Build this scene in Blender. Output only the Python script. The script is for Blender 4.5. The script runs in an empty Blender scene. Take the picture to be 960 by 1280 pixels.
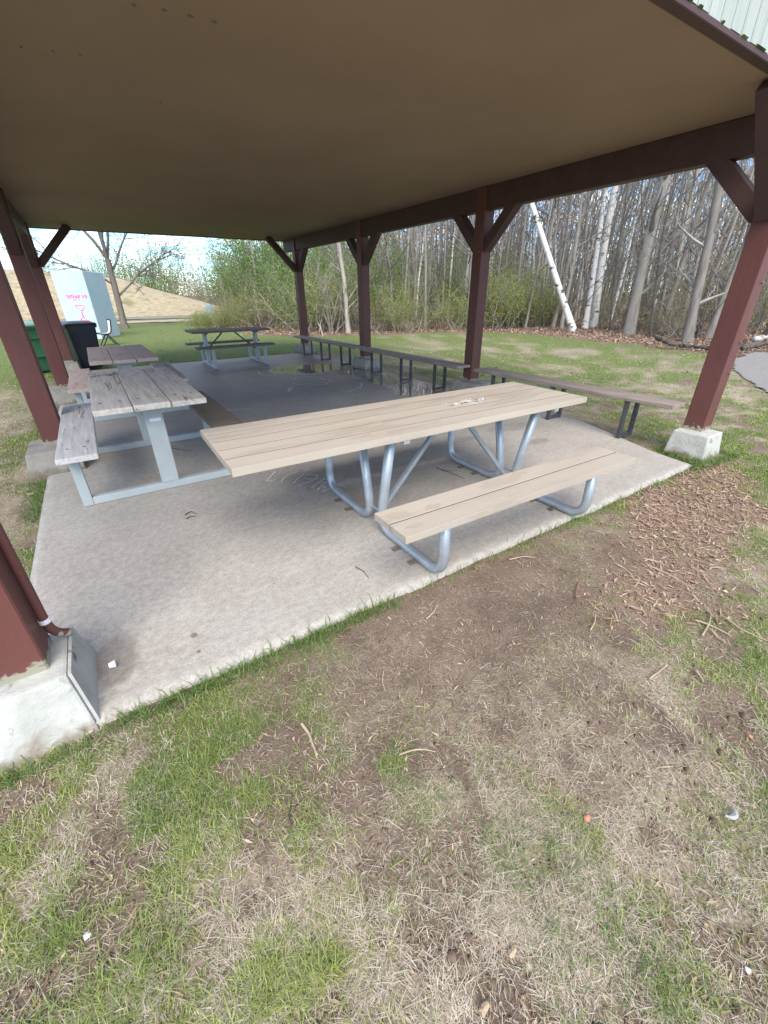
import bpy, bmesh, math, random
import numpy as np
from mathutils import Matrix, Vector

# ------------------------------------------------------------------ camera, world, sun, exposure
scene = bpy.context.scene
col = scene.collection
CAM = np.array([0.67489, -1.47646, 1.44933])
RC = np.array([[0.83703, -0.547091, -0.008539], [0.26259, 0.387965, 0.883476], [0.480029, 0.741738, -0.468399]])
FPX = 517.07                                   # focal length in pixels of the 960 x 1280 photograph
cd = bpy.data.cameras.new('camera'); cam = bpy.data.objects.new('camera', cd); col.objects.link(cam)
cd.sensor_fit = 'HORIZONTAL'; cd.sensor_width = 36.0; cd.lens = FPX / 960 * 36.0
cd.clip_start = 0.02; cd.clip_end = 2000
cam.matrix_world = Matrix(((RC[0][0], RC[1][0], -RC[2][0], CAM[0]), (RC[0][1], RC[1][1], -RC[2][1], CAM[1]), (RC[0][2], RC[1][2], -RC[2][2], CAM[2]), (0, 0, 0, 1)))
scene.camera = cam

SUN_EL, SUN_AZ = 48.0, 205.0                   # degrees; azimuth clockwise from +Y
w = bpy.data.worlds.new('World'); scene.world = w; w.use_nodes = True
nt = w.node_tree; nt.nodes.clear()
def wn(t, **k):
    n = nt.nodes.new(t)
    for a, b in k.items(): setattr(n, a, b)
    return n
sky = wn('ShaderNodeTexSky', sky_type='NISHITA'); sky.sun_disc = False
sky.sun_elevation = math.radians(SUN_EL); sky.sun_rotation = math.radians(SUN_AZ); sky.air_density = 1.0; sky.dust_density = 0.3; sky.ozone_density = 1.0
tc = wn('ShaderNodeTexCoord'); sep = wn('ShaderNodeSeparateXYZ'); nt.links.new(tc.outputs['Generated'], sep.inputs[0])
mz = wn('ShaderNodeMath', operation='MAXIMUM'); nt.links.new(sep.outputs[2], mz.inputs[0]); mz.inputs[1].default_value = 0.06
dv = wn('ShaderNodeVectorMath', operation='DIVIDE'); nt.links.new(tc.outputs['Generated'], dv.inputs[0])
cmb = wn('ShaderNodeCombineXYZ')
for i in range(3): nt.links.new(mz.outputs[0], cmb.inputs[i])
nt.links.new(cmb.outputs[0], dv.inputs[1])
cn = wn('ShaderNodeTexNoise'); cn.inputs['Scale'].default_value = 0.9; cn.inputs['Detail'].default_value = 7; cn.inputs['Roughness'].default_value = 0.58
nt.links.new(dv.outputs[0], cn.inputs['Vector'])
cr = wn('ShaderNodeMapRange'); cr.inputs['From Min'].default_value = 0.46; cr.inputs['From Max'].default_value = 0.66
nt.links.new(cn.outputs[0], cr.inputs['Value'])
mixw = wn('ShaderNodeMix', data_type='RGBA'); nt.links.new(cr.outputs[0], mixw.inputs[0]); tint = wn('ShaderNodeMix', data_type='RGBA', blend_type='MULTIPLY'); tint.inputs[0].default_value = 1.0; nt.links.new(sky.outputs[0], tint.inputs[6]); tint.inputs[7].default_value = (0.55, 0.75, 1.0, 1)
nt.links.new(tint.outputs[2], mixw.inputs[6])
mixw.inputs[7].default_value = (7.2, 6.9, 6.5, 1)
bg = wn('ShaderNodeBackground'); bg.inputs[1].default_value = 0.122; nt.links.new(mixw.outputs[2], bg.inputs[0])
wo = wn('ShaderNodeOutputWorld'); nt.links.new(bg.outputs[0], wo.inputs[0])

sd = bpy.data.lights.new('sun', 'SUN'); sd.energy = 2.0; sd.angle = math.radians(45); sd.color = (1.0, 0.89, 0.74)
so = bpy.data.objects.new('sun', sd); col.objects.link(so)
a, e = math.radians(SUN_AZ), math.radians(SUN_EL)
so.rotation_euler = Vector((math.sin(a) * math.cos(e), math.cos(a) * math.cos(e), math.sin(e))).to_track_quat('Z', 'Y').to_euler()
so.location = (0, -10, 20)
vs = scene.view_settings; vs.view_transform = 'Standard'; vs.look = 'None'; vs.gamma = 1.0; vs.exposure = 1.45; vs.use_curve_mapping = False

# ------------------------------------------------------------------ helpers
rng = np.random.default_rng(7); random.seed(7)
def ground_at(px, py, z=-0.05):
    """photo pixel(s) -> point on the horizontal plane z"""
    px = np.asarray(px, float); py = np.asarray(py, float)
    d = ((px - 480) / FPX)[..., None] * RC[0] - ((py - 640) / FPX)[..., None] * RC[1] + RC[2]
    return CAM + d * ((z - CAM[2]) / d[..., 2])[..., None]
def smooth01(t): t = np.clip(t, 0, 1); return t * t * (3 - 2 * t)
def vnoise(x, y, seed=0):
    x = np.asarray(x, float); y = np.asarray(y, float)
    xi = np.floor(x).astype(np.int64); yi = np.floor(y).astype(np.int64); fx = smooth01(x - xi); fy = smooth01(y - yi)
    def h(i, j):
        n = (i * 374761393 + j * 668265263 + seed * 1442695041) & 0xffffffff
        n = ((n ^ (n >> 13)) * 1274126177) & 0xffffffff
        n = ((n ^ (n >> 16)) * 2246822519) & 0xffffffff
        return ((n ^ (n >> 15)) & 0xffff) / 65535.0
    return (h(xi, yi) * (1 - fx) + h(xi + 1, yi) * fx) * (1 - fy) + (h(xi, yi + 1) * (1 - fx) + h(xi + 1, yi + 1) * fx) * fy
def fbm(x, y, seed=0, oct=4):
    s = 0; a = .5; t = 0
    for o in range(oct):
        s = s + a * vnoise(x * 2 ** o, y * 2 ** o, seed + o * 17); t += a; a *= .5
    return s / t

def mesh_arrays(name, v, idx, starts, totals, smooth=False):
    me = bpy.data.meshes.new(name)
    v = np.asarray(v, np.float32); idx = np.asarray(idx, np.int32)
    me.vertices.add(len(v)); me.vertices.foreach_set('co', v.ravel())
    me.loops.add(len(idx)); me.loops.foreach_set('vertex_index', idx)
    me.polygons.add(len(starts)); me.polygons.foreach_set('loop_start', np.asarray(starts, np.int32)); me.polygons.foreach_set('loop_total', np.asarray(totals, np.int32))
    me.polygons.foreach_set('use_smooth', np.full(len(starts), bool(smooth)))
    me.update(calc_edges=True)
    return me
class MB:
    def __init__(s): s.v = []; s.f = []; s.n = 0
    def add(s, v, f):
        v = np.asarray(v, float).reshape(-1, 3); s.v.append(v); s.f.extend([tuple(i + s.n for i in q) for q in f]); s.n += len(v); return s
    def box(s, x0, x1, y0, y1, z0, z1, M=None):
        v = np.array([(x, y, z) for z in (z0, z1) for y in (y0, y1) for x in (x0, x1)], float)
        if M is not None: v = np.array([M @ Vector(p) for p in v])
        return s.add(v, [(0, 2, 3, 1), (4, 5, 7, 6), (0, 1, 5, 4), (2, 6, 7, 3), (0, 4, 6, 2), (1, 3, 7, 5)])
    def tube(s, pts, rad, n=8, cap=True, up=(0, 0, 1)):
        pts = np.asarray(pts, float); k = len(pts); rad = np.broadcast_to(np.asarray(rad, float), (k,))
        t = np.gradient(pts, axis=0); t /= np.linalg.norm(t, axis=1)[:, None] + 1e-9
        u0 = np.array(up, float)
        if abs(t[0] @ u0) > .9: u0 = np.array([1., 0, 0]) if abs(t[0][0]) < .9 else np.array([0, 1., 0])
        uu = np.cross(t[0], u0); uu /= np.linalg.norm(uu); V = []
        an = np.linspace(0, 2 * np.pi, n, endpoint=False)
        for i in range(k):
            uu = uu - (uu @ t[i]) * t[i]; uu /= np.linalg.norm(uu) + 1e-9; ww = np.cross(t[i], uu)
            V.append(pts[i] + rad[i] * (np.cos(an)[:, None] * uu + np.sin(an)[:, None] * ww))
        F = [(i * n + j, i * n + (j + 1) % n, (i + 1) * n + (j + 1) % n, (i + 1) * n + j) for i in range(k - 1) for j in range(n)]
        if cap: F += [tuple(range(n - 1, -1, -1)), tuple(range((k - 1) * n, k * n))]
        return s.add(np.concatenate(V), F)
    def mesh(s, name, smooth=False, bevel=0, seg=1):
        me = bpy.data.meshes.new(name)
        v = np.concatenate(s.v) if s.v else np.zeros((0, 3))
        lens = np.array([len(q) for q in s.f]); idx = np.concatenate([np.array(q) for q in s.f]) if s.f else np.zeros(0)
        starts = np.concatenate([[0], np.cumsum(lens)[:-1]])
        bpy.data.meshes.remove(me); me = mesh_arrays(name, v, idx, starts, lens, smooth)
        if bevel:
            bm = bmesh.new(); bm.from_mesh(me)
            bmesh.ops.bevel(bm, geom=list(bm.edges), offset=bevel, segments=seg, affect='EDGES', profile=.6, clamp_overlap=True)
            bm.to_mesh(me); bm.free()
        return me
    def build(s, name, mat, parent=None, smooth=False, bevel=0, seg=1, loc=None):
        return link(name, s.mesh(name, smooth, bevel, seg), mat, parent, loc)
def link(name, me, mat, parent=None, loc=None):
    o = bpy.data.objects.new(name, me); col.objects.link(o)
    if mat is not None and not me.materials: me.materials.append(mat)
    if parent is not None: o.parent = parent
    if loc is not None: o.location = loc
    return o
def tag(o, label=None, cat=None, group=None, kind=None):
    if label: o['label'] = label
    if cat: o['category'] = cat
    if group: o['group'] = group
    if kind: o['kind'] = kind
    return o
def empty(name, loc=(0, 0, 0), rz=0, label=None, cat=None, group=None):
    o = bpy.data.objects.new(name, None); col.objects.link(o); o.location = loc; o.rotation_euler = (0, 0, rz); o.empty_display_size = .1
    return tag(o, label, cat, group)
def copy_tree(o, parent=None):
    c = o.copy(); col.objects.link(c); c.parent = parent
    for ch in o.children: copy_tree(ch, c)
    return c
def strokes(lines, width, lift=0.0, normal=(0, 0, 1)):
    """flat ribbons along polylines (chalk, paint)"""
    m = MB(); nrm = np.array(normal, float)
    for L in lines:
        P = np.asarray(L, float)
        # resample and wobble
        seg = np.linalg.norm(np.diff(P, axis=0), axis=1); s = np.concatenate([[0], np.cumsum(seg)])
        k = max(2, int(s[-1] / (width * 1.5))); q = np.linspace(0, s[-1], k); P = np.stack([np.interp(q, s, P[:, i]) for i in range(3)], 1)
        t = np.gradient(P, axis=0); t /= np.linalg.norm(t, axis=1)[:, None] + 1e-9; sd_ = np.cross(nrm, t)
        wd = width * (.5 + .5 * rng.random(k)); off = nrm * lift
        V = np.empty((2 * k, 3)); V[0::2] = P + off + sd_ * wd[:, None] / 2; V[1::2] = P + off - sd_ * wd[:, None] / 2
        F = [(2 * i, 2 * i + 1, 2 * i + 3, 2 * i + 2) for i in range(k - 1) if rng.random() > .015]
        m.add(V, F)
    return m

# ------------------------------------------------------------------ materials
def ramp(nt, stops):
    r = nt.nodes.new('ShaderNodeValToRGB'); el = r.color_ramp.elements
    while len(el) < len(stops): el.new(.5)
    for e_, (p, c) in zip(el, stops): e_.position = p; e_.color = (*c, 1)
    return r
def material(name, c1, c2, scale=6, rough=.7, metal=0, stretch=(1, 1, 1), bump=.2, bscale=None, detail=6, lo=.3, hi=.7, spec=.4, c3=None, c3lo=.62, c3scale=None, rand=0, coord='Object', bdist=.01):
    m = bpy.data.materials.new(name); m.use_nodes = True; n = m.node_tree; B = n.nodes['Principled BSDF']; L = n.links.new
    tcn = n.nodes.new('ShaderNodeTexCoord'); mp = n.nodes.new('ShaderNodeMapping'); mp.inputs['Scale'].default_value = stretch
    L(tcn.outputs[coord], mp.inputs[0]); vec = mp.outputs[0]
    if rand or coord == 'Object':
        oi = n.nodes.new('ShaderNodeObjectInfo'); ad = n.nodes.new('ShaderNodeVectorMath'); ad.operation = 'ADD'
        sc_ = n.nodes.new('ShaderNodeVectorMath'); sc_.operation = 'SCALE'; cx_ = n.nodes.new('ShaderNodeCombineXYZ')
        for i in range(3): L(oi.outputs['Random'], cx_.inputs[i])
        L(cx_.outputs[0], sc_.inputs[0]); sc_.inputs['Scale'].default_value = 31.0
        L(vec, ad.inputs[0]); L(sc_.outputs[0], ad.inputs[1]); vec = ad.outputs[0]
    nz = n.nodes.new('ShaderNodeTexNoise'); nz.inputs['Scale'].default_value = scale; nz.inputs['Detail'].default_value = detail; nz.inputs['Roughness'].default_value = .62; L(vec, nz.inputs['Vector'])
    rp = ramp(n, [(lo, c1), (hi, c2)]); L(nz.outputs[0], rp.inputs[0]); cout = rp.outputs[0]
    if c3 is not None:
        n3 = n.nodes.new('ShaderNodeTexNoise'); n3.inputs['Scale'].default_value = c3scale or scale * .45; n3.inputs['Detail'].default_value = 8; n3.inputs['Roughness'].default_value = .7; L(vec, n3.inputs['Vector'])
        mr = n.nodes.new('ShaderNodeMapRange'); mr.inputs['From Min'].default_value = c3lo; mr.inputs['From Max'].default_value = c3lo + .06; L(n3.outputs[0], mr.inputs['Value'])
        mx = n.nodes.new('ShaderNodeMix'); mx.data_type = 'RGBA'; L(mr.outputs[0], mx.inputs[0]); L(cout, mx.inputs[6]); mx.inputs[7].default_value = (*c3, 1); cout = mx.outputs[2]
    if rand:
        hv = n.nodes.new('ShaderNodeHueSaturation'); ml = n.nodes.new('ShaderNodeMapRange'); ml.inputs['To Min'].default_value = 1 - rand; ml.inputs['To Max'].default_value = 1 + rand
        L(oi.outputs['Random'], ml.inputs['Value']); L(ml.outputs[0], hv.inputs['Value']); L(cout, hv.inputs['Color']); cout = hv.outputs[0]
    L(cout, B.inputs['Base Color']); B.inputs['Roughness'].default_value = rough; B.inputs['Metallic'].default_value = metal; B.inputs['Specular IOR Level'].default_value = spec
    if bump:
        nb = n.nodes.new('ShaderNodeTexNoise'); nb.inputs['Scale'].default_value = bscale or scale * 4; nb.inputs['Detail'].default_value = 6; nb.inputs['Roughness'].default_value = .65; L(vec, nb.inputs['Vector'])
        bp = n.nodes.new('ShaderNodeBump'); bp.inputs['Strength'].default_value = bump; bp.inputs['Distance'].default_value = bdist; L(nb.outputs[0], bp.inputs['Height']); L(bp.outputs[0], B.inputs['Normal'])
    return m
def attr_material(name, rough=.75, translucent=0.25, attr='tint', spec=.25):
    m = bpy.data.materials.new(name); m.use_nodes = True; n = m.node_tree; B = n.nodes['Principled BSDF']; L = n.links.new
    at = n.nodes.new('ShaderNodeAttribute'); at.attribute_name = attr; L(at.outputs['Color'], B.inputs['Base Color'])
    B.inputs['Roughness'].default_value = rough; B.inputs['Specular IOR Level'].default_value = spec
    if translucent:
        tr = n.nodes.new('ShaderNodeBsdfTranslucent'); L(at.outputs['Color'], tr.inputs[0]); mx = n.nodes.new('ShaderNodeMixShader'); mx.inputs[0].default_value = translucent
        L(B.outputs[0], mx.inputs[1]); L(tr.outputs[0], mx.inputs[2]); L(mx.outputs[0], n.nodes['Material Output'].inputs[0])
    return m
M = {}
M['red'] = material('red_brown_paint', (.108, .040, .034), (.150, .055, .047), 5, .55, stretch=(1, 1, .25), bump=.25, bscale=30, c3=(.26, .18, .14), c3lo=.715, c3scale=16)
def peel(m, amp=-.16, a=.160, b=.145, colr=(.30, .29, .22, 1), scale=26):
    n = m.node_tree; B = n.nodes['Principled BSDF']; L = n.links.new; src = B.inputs['Base Color'].links[0].from_socket
    tc_ = n.nodes.new('ShaderNodeTexCoord'); sp = n.nodes.new('ShaderNodeSeparateXYZ'); L(tc_.outputs['Object'], sp.inputs[0])
    nz_ = n.nodes.new('ShaderNodeTexNoise'); nz_.inputs['Scale'].default_value = scale; nz_.inputs['Detail'].default_value = 6; L(tc_.outputs['Object'], nz_.inputs['Vector'])
    ml = n.nodes.new('ShaderNodeMath'); ml.operation = 'MULTIPLY_ADD'; L(nz_.outputs[0], ml.inputs[0]); ml.inputs[1].default_value = amp; L(sp.outputs[2], ml.inputs[2])
    mr = n.nodes.new('ShaderNodeMapRange'); mr.inputs['From Min'].default_value = a; mr.inputs['From Max'].default_value = b; L(ml.outputs[0], mr.inputs['Value'])
    mx = n.nodes.new('ShaderNodeMix'); mx.data_type = 'RGBA'; L(mr.outputs[0], mx.inputs[0]); L(src, mx.inputs[6]); mx.inputs[7].default_value = colr; L(mx.outputs[2], B.inputs['Base Color'])
peel(M['red'])
M['red_shaded'] = material('red_brown_shaded_paint', (.066, .036, .036), (.092, .049, .047), 5, .6, bump=.2, bscale=25)  # post paint darkened to carry roof shade on beams and braces; trim shares it
M['ceil'] = material('tan_ceiling_board', (.295, .208, .142), (.355, .255, .175), .7, .8, bump=.06, bscale=40, detail=4)
M['siding'] = material('pale_grey_green_siding', (.34, .39, .36), (.46, .50, .465), 4, .7, stretch=(6, 6, .5), bump=.25, bscale=20, c3=(.40, .43, .38), c3lo=.66, rand=.05)
M['moss'] = material('moss', (.05, .09, .02), (.12, .17, .05), 30, .95, bump=.6, bscale=60)
M['shingle'] = material('asphalt_shingle', (.07, .065, .06), (.13, .12, .11), 14, .95, bump=.5, bscale=90)
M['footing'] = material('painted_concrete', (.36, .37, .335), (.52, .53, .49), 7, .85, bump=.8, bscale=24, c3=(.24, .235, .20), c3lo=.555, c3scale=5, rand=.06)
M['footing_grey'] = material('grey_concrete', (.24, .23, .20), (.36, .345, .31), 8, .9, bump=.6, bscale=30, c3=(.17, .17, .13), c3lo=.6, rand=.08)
peel(M['footing'], -.22, -.085, -.14, (.26, .225, .18, 1), 14); peel(M['footing_grey'], -.22, -.04, -.115, (.17, .145, .11, 1), 14)
M['plate'] = material('grey_cement_board', (.30, .305, .285), (.43, .435, .41), 6, .85, bump=.5, bscale=30, c3=(.13, .13, .12), c3lo=.62, c3scale=8)
M['steel'] = material('galvanised_steel', (.36, .41, .46), (.50, .56, .61), 9, .42, metal=.55, bump=.1, bscale=14, c3=(.60, .64, .68), c3lo=.62, c3scale=20)
M['gap_shade'] = material('dark_gap_shade', (.045, .038, .03), (.09, .075, .06), 12, .95, bump=0)  # dark colour that stands in for shade between boards
M['rust'] = material('rusty_steel', (.13, .10, .08), (.24, .19, .15), 30, .8, bump=.4)
M['tan_x'] = material('tan_composite_board', (.395, .347, .284), (.452, .404, .334), 2.6, .62, stretch=(.6, 3, 3), bump=.12, bscale=60, c3=(.365, .318, .258), c3lo=.535, c3scale=2.2, rand=.05, bdist=.004)
def wood(name, c1, c2, crack, axis, rand=.07, rough=.8, s=9):
    st = [7, 7, 7]; st[axis] = .55
    return material(name, c1, c2, s * .55, rough, stretch=tuple(st), bump=.6, bscale=s * 1.1, c3=crack, c3lo=.60, c3scale=s * .30, rand=rand, detail=8, bdist=.006)
M['grey_wood'] = wood('weathered_grey_wood', (.47, .43, .37), (.74, .685, .605), (.24, .17, .12), 1)
M['pale_wood'] = wood('bleached_grey_wood', (.47, .46, .45), (.74, .73, .71), (.19, .17, .15), 1)
M['pink_wood'] = wood('faded_red_wood', (.50, .37, .315), (.68, .54, .47), (.31, .19, .15), 1)
M['dark_wood_x'] = wood('damp_brown_wood', (.13, .11, .09), (.24, .205, .175), (.08, .065, .055), 0)
M['bench_wood'] = wood('stained_bench_wood', (.20, .16, .135), (.36, .315, .275), (.13, .075, .055), 1)
M['bench_edge'] = M['bench_wood']
M['grey_paint'] = material('grey_painted_steel', (.36, .41, .42), (.43, .48, .49), 6, .5, bump=.12, bscale=20, c3=(.27, .27, .25), c3lo=.70, c3scale=9)
M['dark_steel'] = material('dark_bench_steel', (.055, .058, .065), (.10, .105, .11), 10, .5, metal=.3, bump=.15)
M['white_tie'] = material('white_plastic', (.72, .74, .76), (.82, .83, .84), 10, .4, bump=0)
M['chalk'] = material('white_chalk', (.68, .68, .66), (.80, .80, .78), 40, .95, bump=0)
M['chalk_soft'] = material('faded_chalk', (.52, .53, .53), (.66, .67, .67), 30, .95, bump=0)
M['pink'] = material('pink_spray_paint', (.80, .10, .34), (.85, .16, .42), 10, .6, bump=0)
M['grey_tag'] = material('faint_grey_marker', (.30, .38, .42), (.42, .50, .55), 20, .8, bump=0)
M['box'] = material('pale_blue_paint', (.43, .575, .67), (.51, .645, .73), 1.5, .6, bump=.08, c3=(.42, .50, .52), c3lo=.68)
M['bin_green'] = material('green_plastic', (.035, .13, .065), (.05, .17, .085), 3, .45, bump=.05)
M['lid_green'] = material('pale_green_lid', (.20, .42, .36), (.28, .50, .44), 3, .45, bump=.05)
M['bin_black'] = material('dark_navy_plastic', (.018, .022, .033), (.028, .034, .046), 3, .4, bump=.05)
M['rubber'] = material('black_rubber', (.012, .012, .013), (.03, .03, .03), 10, .8)
M['white_seat'] = material('white_seat_plastic', (.74, .75, .77), (.80, .81, .82), 4, .4, bump=0)
M['asphalt'] = material('grey_asphalt', (.19, .187, .18), (.30, .293, .28), 18, .9, bump=.5, bscale=120, coord='Generated', c3=(.29, .265, .23), c3lo=.52, spec=.08)
M['asphalt'].node_tree.nodes['Mapping'].inputs['Scale'].default_value = (8, 8, 8)
M['sand'] = material('sandy_verge', (.40, .32, .22), (.52, .43, .31), 20, .95, bump=.3, coord='Generated')
M['hill'] = material('dry_grass_hill', (.34, .275, .165), (.56, .475, .315), 2.4, .95, stretch=(1, 1, 1), bump=.9, bscale=5, c3=(.25, .24, .11), c3lo=.57, c3scale=.5, bdist=.25, detail=9)
M['pile'] = material('dark_soil_pile', (.05, .045, .04), (.10, .085, .07), 2, .95, bump=.8, bdist=.1)
M['bark'] = material('grey_bark', (.205, .185, .158), (.40, .37, .325), 5, .9, stretch=(2, 2, .35), bump=.6, bscale=14, rand=.35, bdist=.02)
M['bark_brown'] = material('brown_bark', (.115, .098, .085), (.20, .175, .155), 5, .9, stretch=(2, 2, .35), bump=.6, bscale=14, rand=.3, bdist=.02)
M['twig'] = material('twig_bark', (.165, .148, .132), (.27, .25, .225), 3, .9, bump=0, rand=.35)
M['birch'] = material('white_birch_bark', (.62, .60, .565), (.80, .78, .74), 4, .75, stretch=(1.0, 1.0, 3.2), bump=.3, bscale=10, c3=(.055, .048, .042), c3lo=.565, c3scale=1.6, bdist=.01)
M['log'] = material('dead_log', (.05, .045, .038), (.14, .12, .10), 9, .95, bump=.6)
M['log_pale'] = material('pale_dead_log', (.45, .43, .40), (.60, .58, .55), 6, .9, bump=.4)
M['stick'] = material('pale_stick', (.34, .26, .17), (.50, .40, .28), 20, .9, bump=.3)
M['stick_dark'] = material('dark_stick', (.05, .042, .036), (.11, .09, .075), 20, .9, bump=.3)
M['red_stick'] = material('reddish_stick', (.17, .07, .05), (.25, .11, .08), 20, .9, bump=.3)
M['blade'] = attr_material('grass_blades', .6, .3); M['leaf'] = attr_material('spring_leaves', .55, .45); M['chip'] = attr_material('wood_chips', .9, 0); M['dryleaf'] = attr_material('dry_leaves', .85, .1)
M['clod'] = material('soil_clod', (.11, .078, .055), (.21, .155, .112), 30, .95, bump=.5)
M['sign'] = material('blue_sign', (.30, .46, .58), (.36, .52, .64), 4, .5, bump=0)
M['orange'] = material('orange_peel', (.50, .20, .11), (.58, .27, .16), 20, .6)
M['feather'] = material('grey_feather', (.16, .17, .18), (.45, .46, .47), 60, .8)
M['white_bit'] = material('white_paper', (.55, .55, .53), (.66, .66, .64), 20, .7)

# ------------------------------------------------------------------ ground masks
YS1 = 10.0
def slab_right(y): return np.interp(y, [-.1, 0, .35, .68, 1.0, 1.5, 11], [5.08, 5.10, 5.17, 5.29, 5.42, 5.6, 5.62])
def in_slab(x, y, pad=0): return (x > -pad) & (x < slab_right(y) + pad) & (y > -pad) & (y < YS1 + pad)
def forest_edge(y): return np.interp(y, [-30, -10, 2, 6, 10, 12.5, 14.2, 15.5, 17.5, 24, 40, 60, 120], [11.5, 13.5, 15.2, 16.3, 16.8, 15.5, 10.8, 8.6, 7.9, 7.6, 13, 20, 42])
#          px    py   radius  green straw dirt
PATCH = [(250, 900, 90, 1.0, .1, 0), (150, 940, 80, .6, .3, 0), (30, 1000, 70, 1.1, .1, 0), (400, 830, 50, .8, .2, 0), (270, 1010, 70, .9, .3, 0), (430, 1000, 60, 1.2, .3, 0),
         (500, 990, 40, 1.1, .2, 0), (200, 1130, 110, .75, .5, .1), (60, 1190, 80, 1.1, .2, 0), (160, 1240, 70, .8, .5, 0), (110, 985, 60, .1, 1.0, 0), (60, 1090, 45, .1, .9, .2), (330, 1120, 80, .6, .6, .1),
         (330, 950, 50, .8, .2, 0), (420, 1110, 60, .5, .7, .1), (390, 920, 40, .5, .2, .3), (60, 1262, 45, 0, .1, 1.2), (230, 1250, 60, .6, .6, .1),
         (560, 800, 150, .05, .15, 1.2), (430, 840, 70, .1, .2, .9), (680, 760, 110, .05, .1, 1.2), (640, 880, 80, .1, .4, .8), (560, 900, 70, .2, .3, .7), (790, 700, 60, .05, .1, 1.0),
         (720, 690, 60, .25, .3, .5), (800, 770, 50, .7, .3, .1), (860, 830, 70, .55, .6, .1), (930, 800, 60, .6, .5, .1), (760, 840, 60, .3, .7, .3), (700, 930, 70, .1, .6, .6), (820, 930, 60, .1, .4, .9),
         (900, 970, 60, .2, .5, .7), (890, 900, 50, .3, .6, .4), (600, 1010, 70, .15, 1.0, .1), (560, 1100, 80, .15, 1.1, 0), (640, 1060, 50, .3, .9, .2), (690, 1070, 30, .1, .2, 1.1), (700, 1000, 50, .3, .5, .5),
         (750, 1110, 70, .28, .9, .3), (720, 1190, 90, .22, 1.0, .3), (600, 1190, 45, .1, .3, 1.0), (520, 1240, 70, .2, 1.1, 0), (640, 1265, 60, .1, .2, 1.1), (840, 1060, 60, .22, .8, .5), (930, 1080, 60, .2, .5, .8),
         (870, 1150, 80, .25, .8, .5), (930, 1220, 70, .28, .7, .5), (800, 1240, 80, .3, .9, .4), (460, 1180, 60, .4, .8, .1), (470, 1050, 50, .5, .6, .1), (380, 1050, 50, .6, .4, .1), (400, 1060, 25, 0, .1, 1.0), (270, 965, 22, 0, 0, 1.2),
         (350, 1190, 60, .5, .7, .1), (330, 1260, 60, .5, .8, .1), (440, 930, 40, .3, .3, .6), (960, 880, 50, .4, .4, .4)]
P_ = np.array(PATCH, float); PC = ground_at(P_[:, 0], P_[:, 1])[:, :2]
PR = np.linalg.norm(ground_at(P_[:, 0] + P_[:, 2], P_[:, 1])[:, :2] - PC, axis=1)
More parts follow.
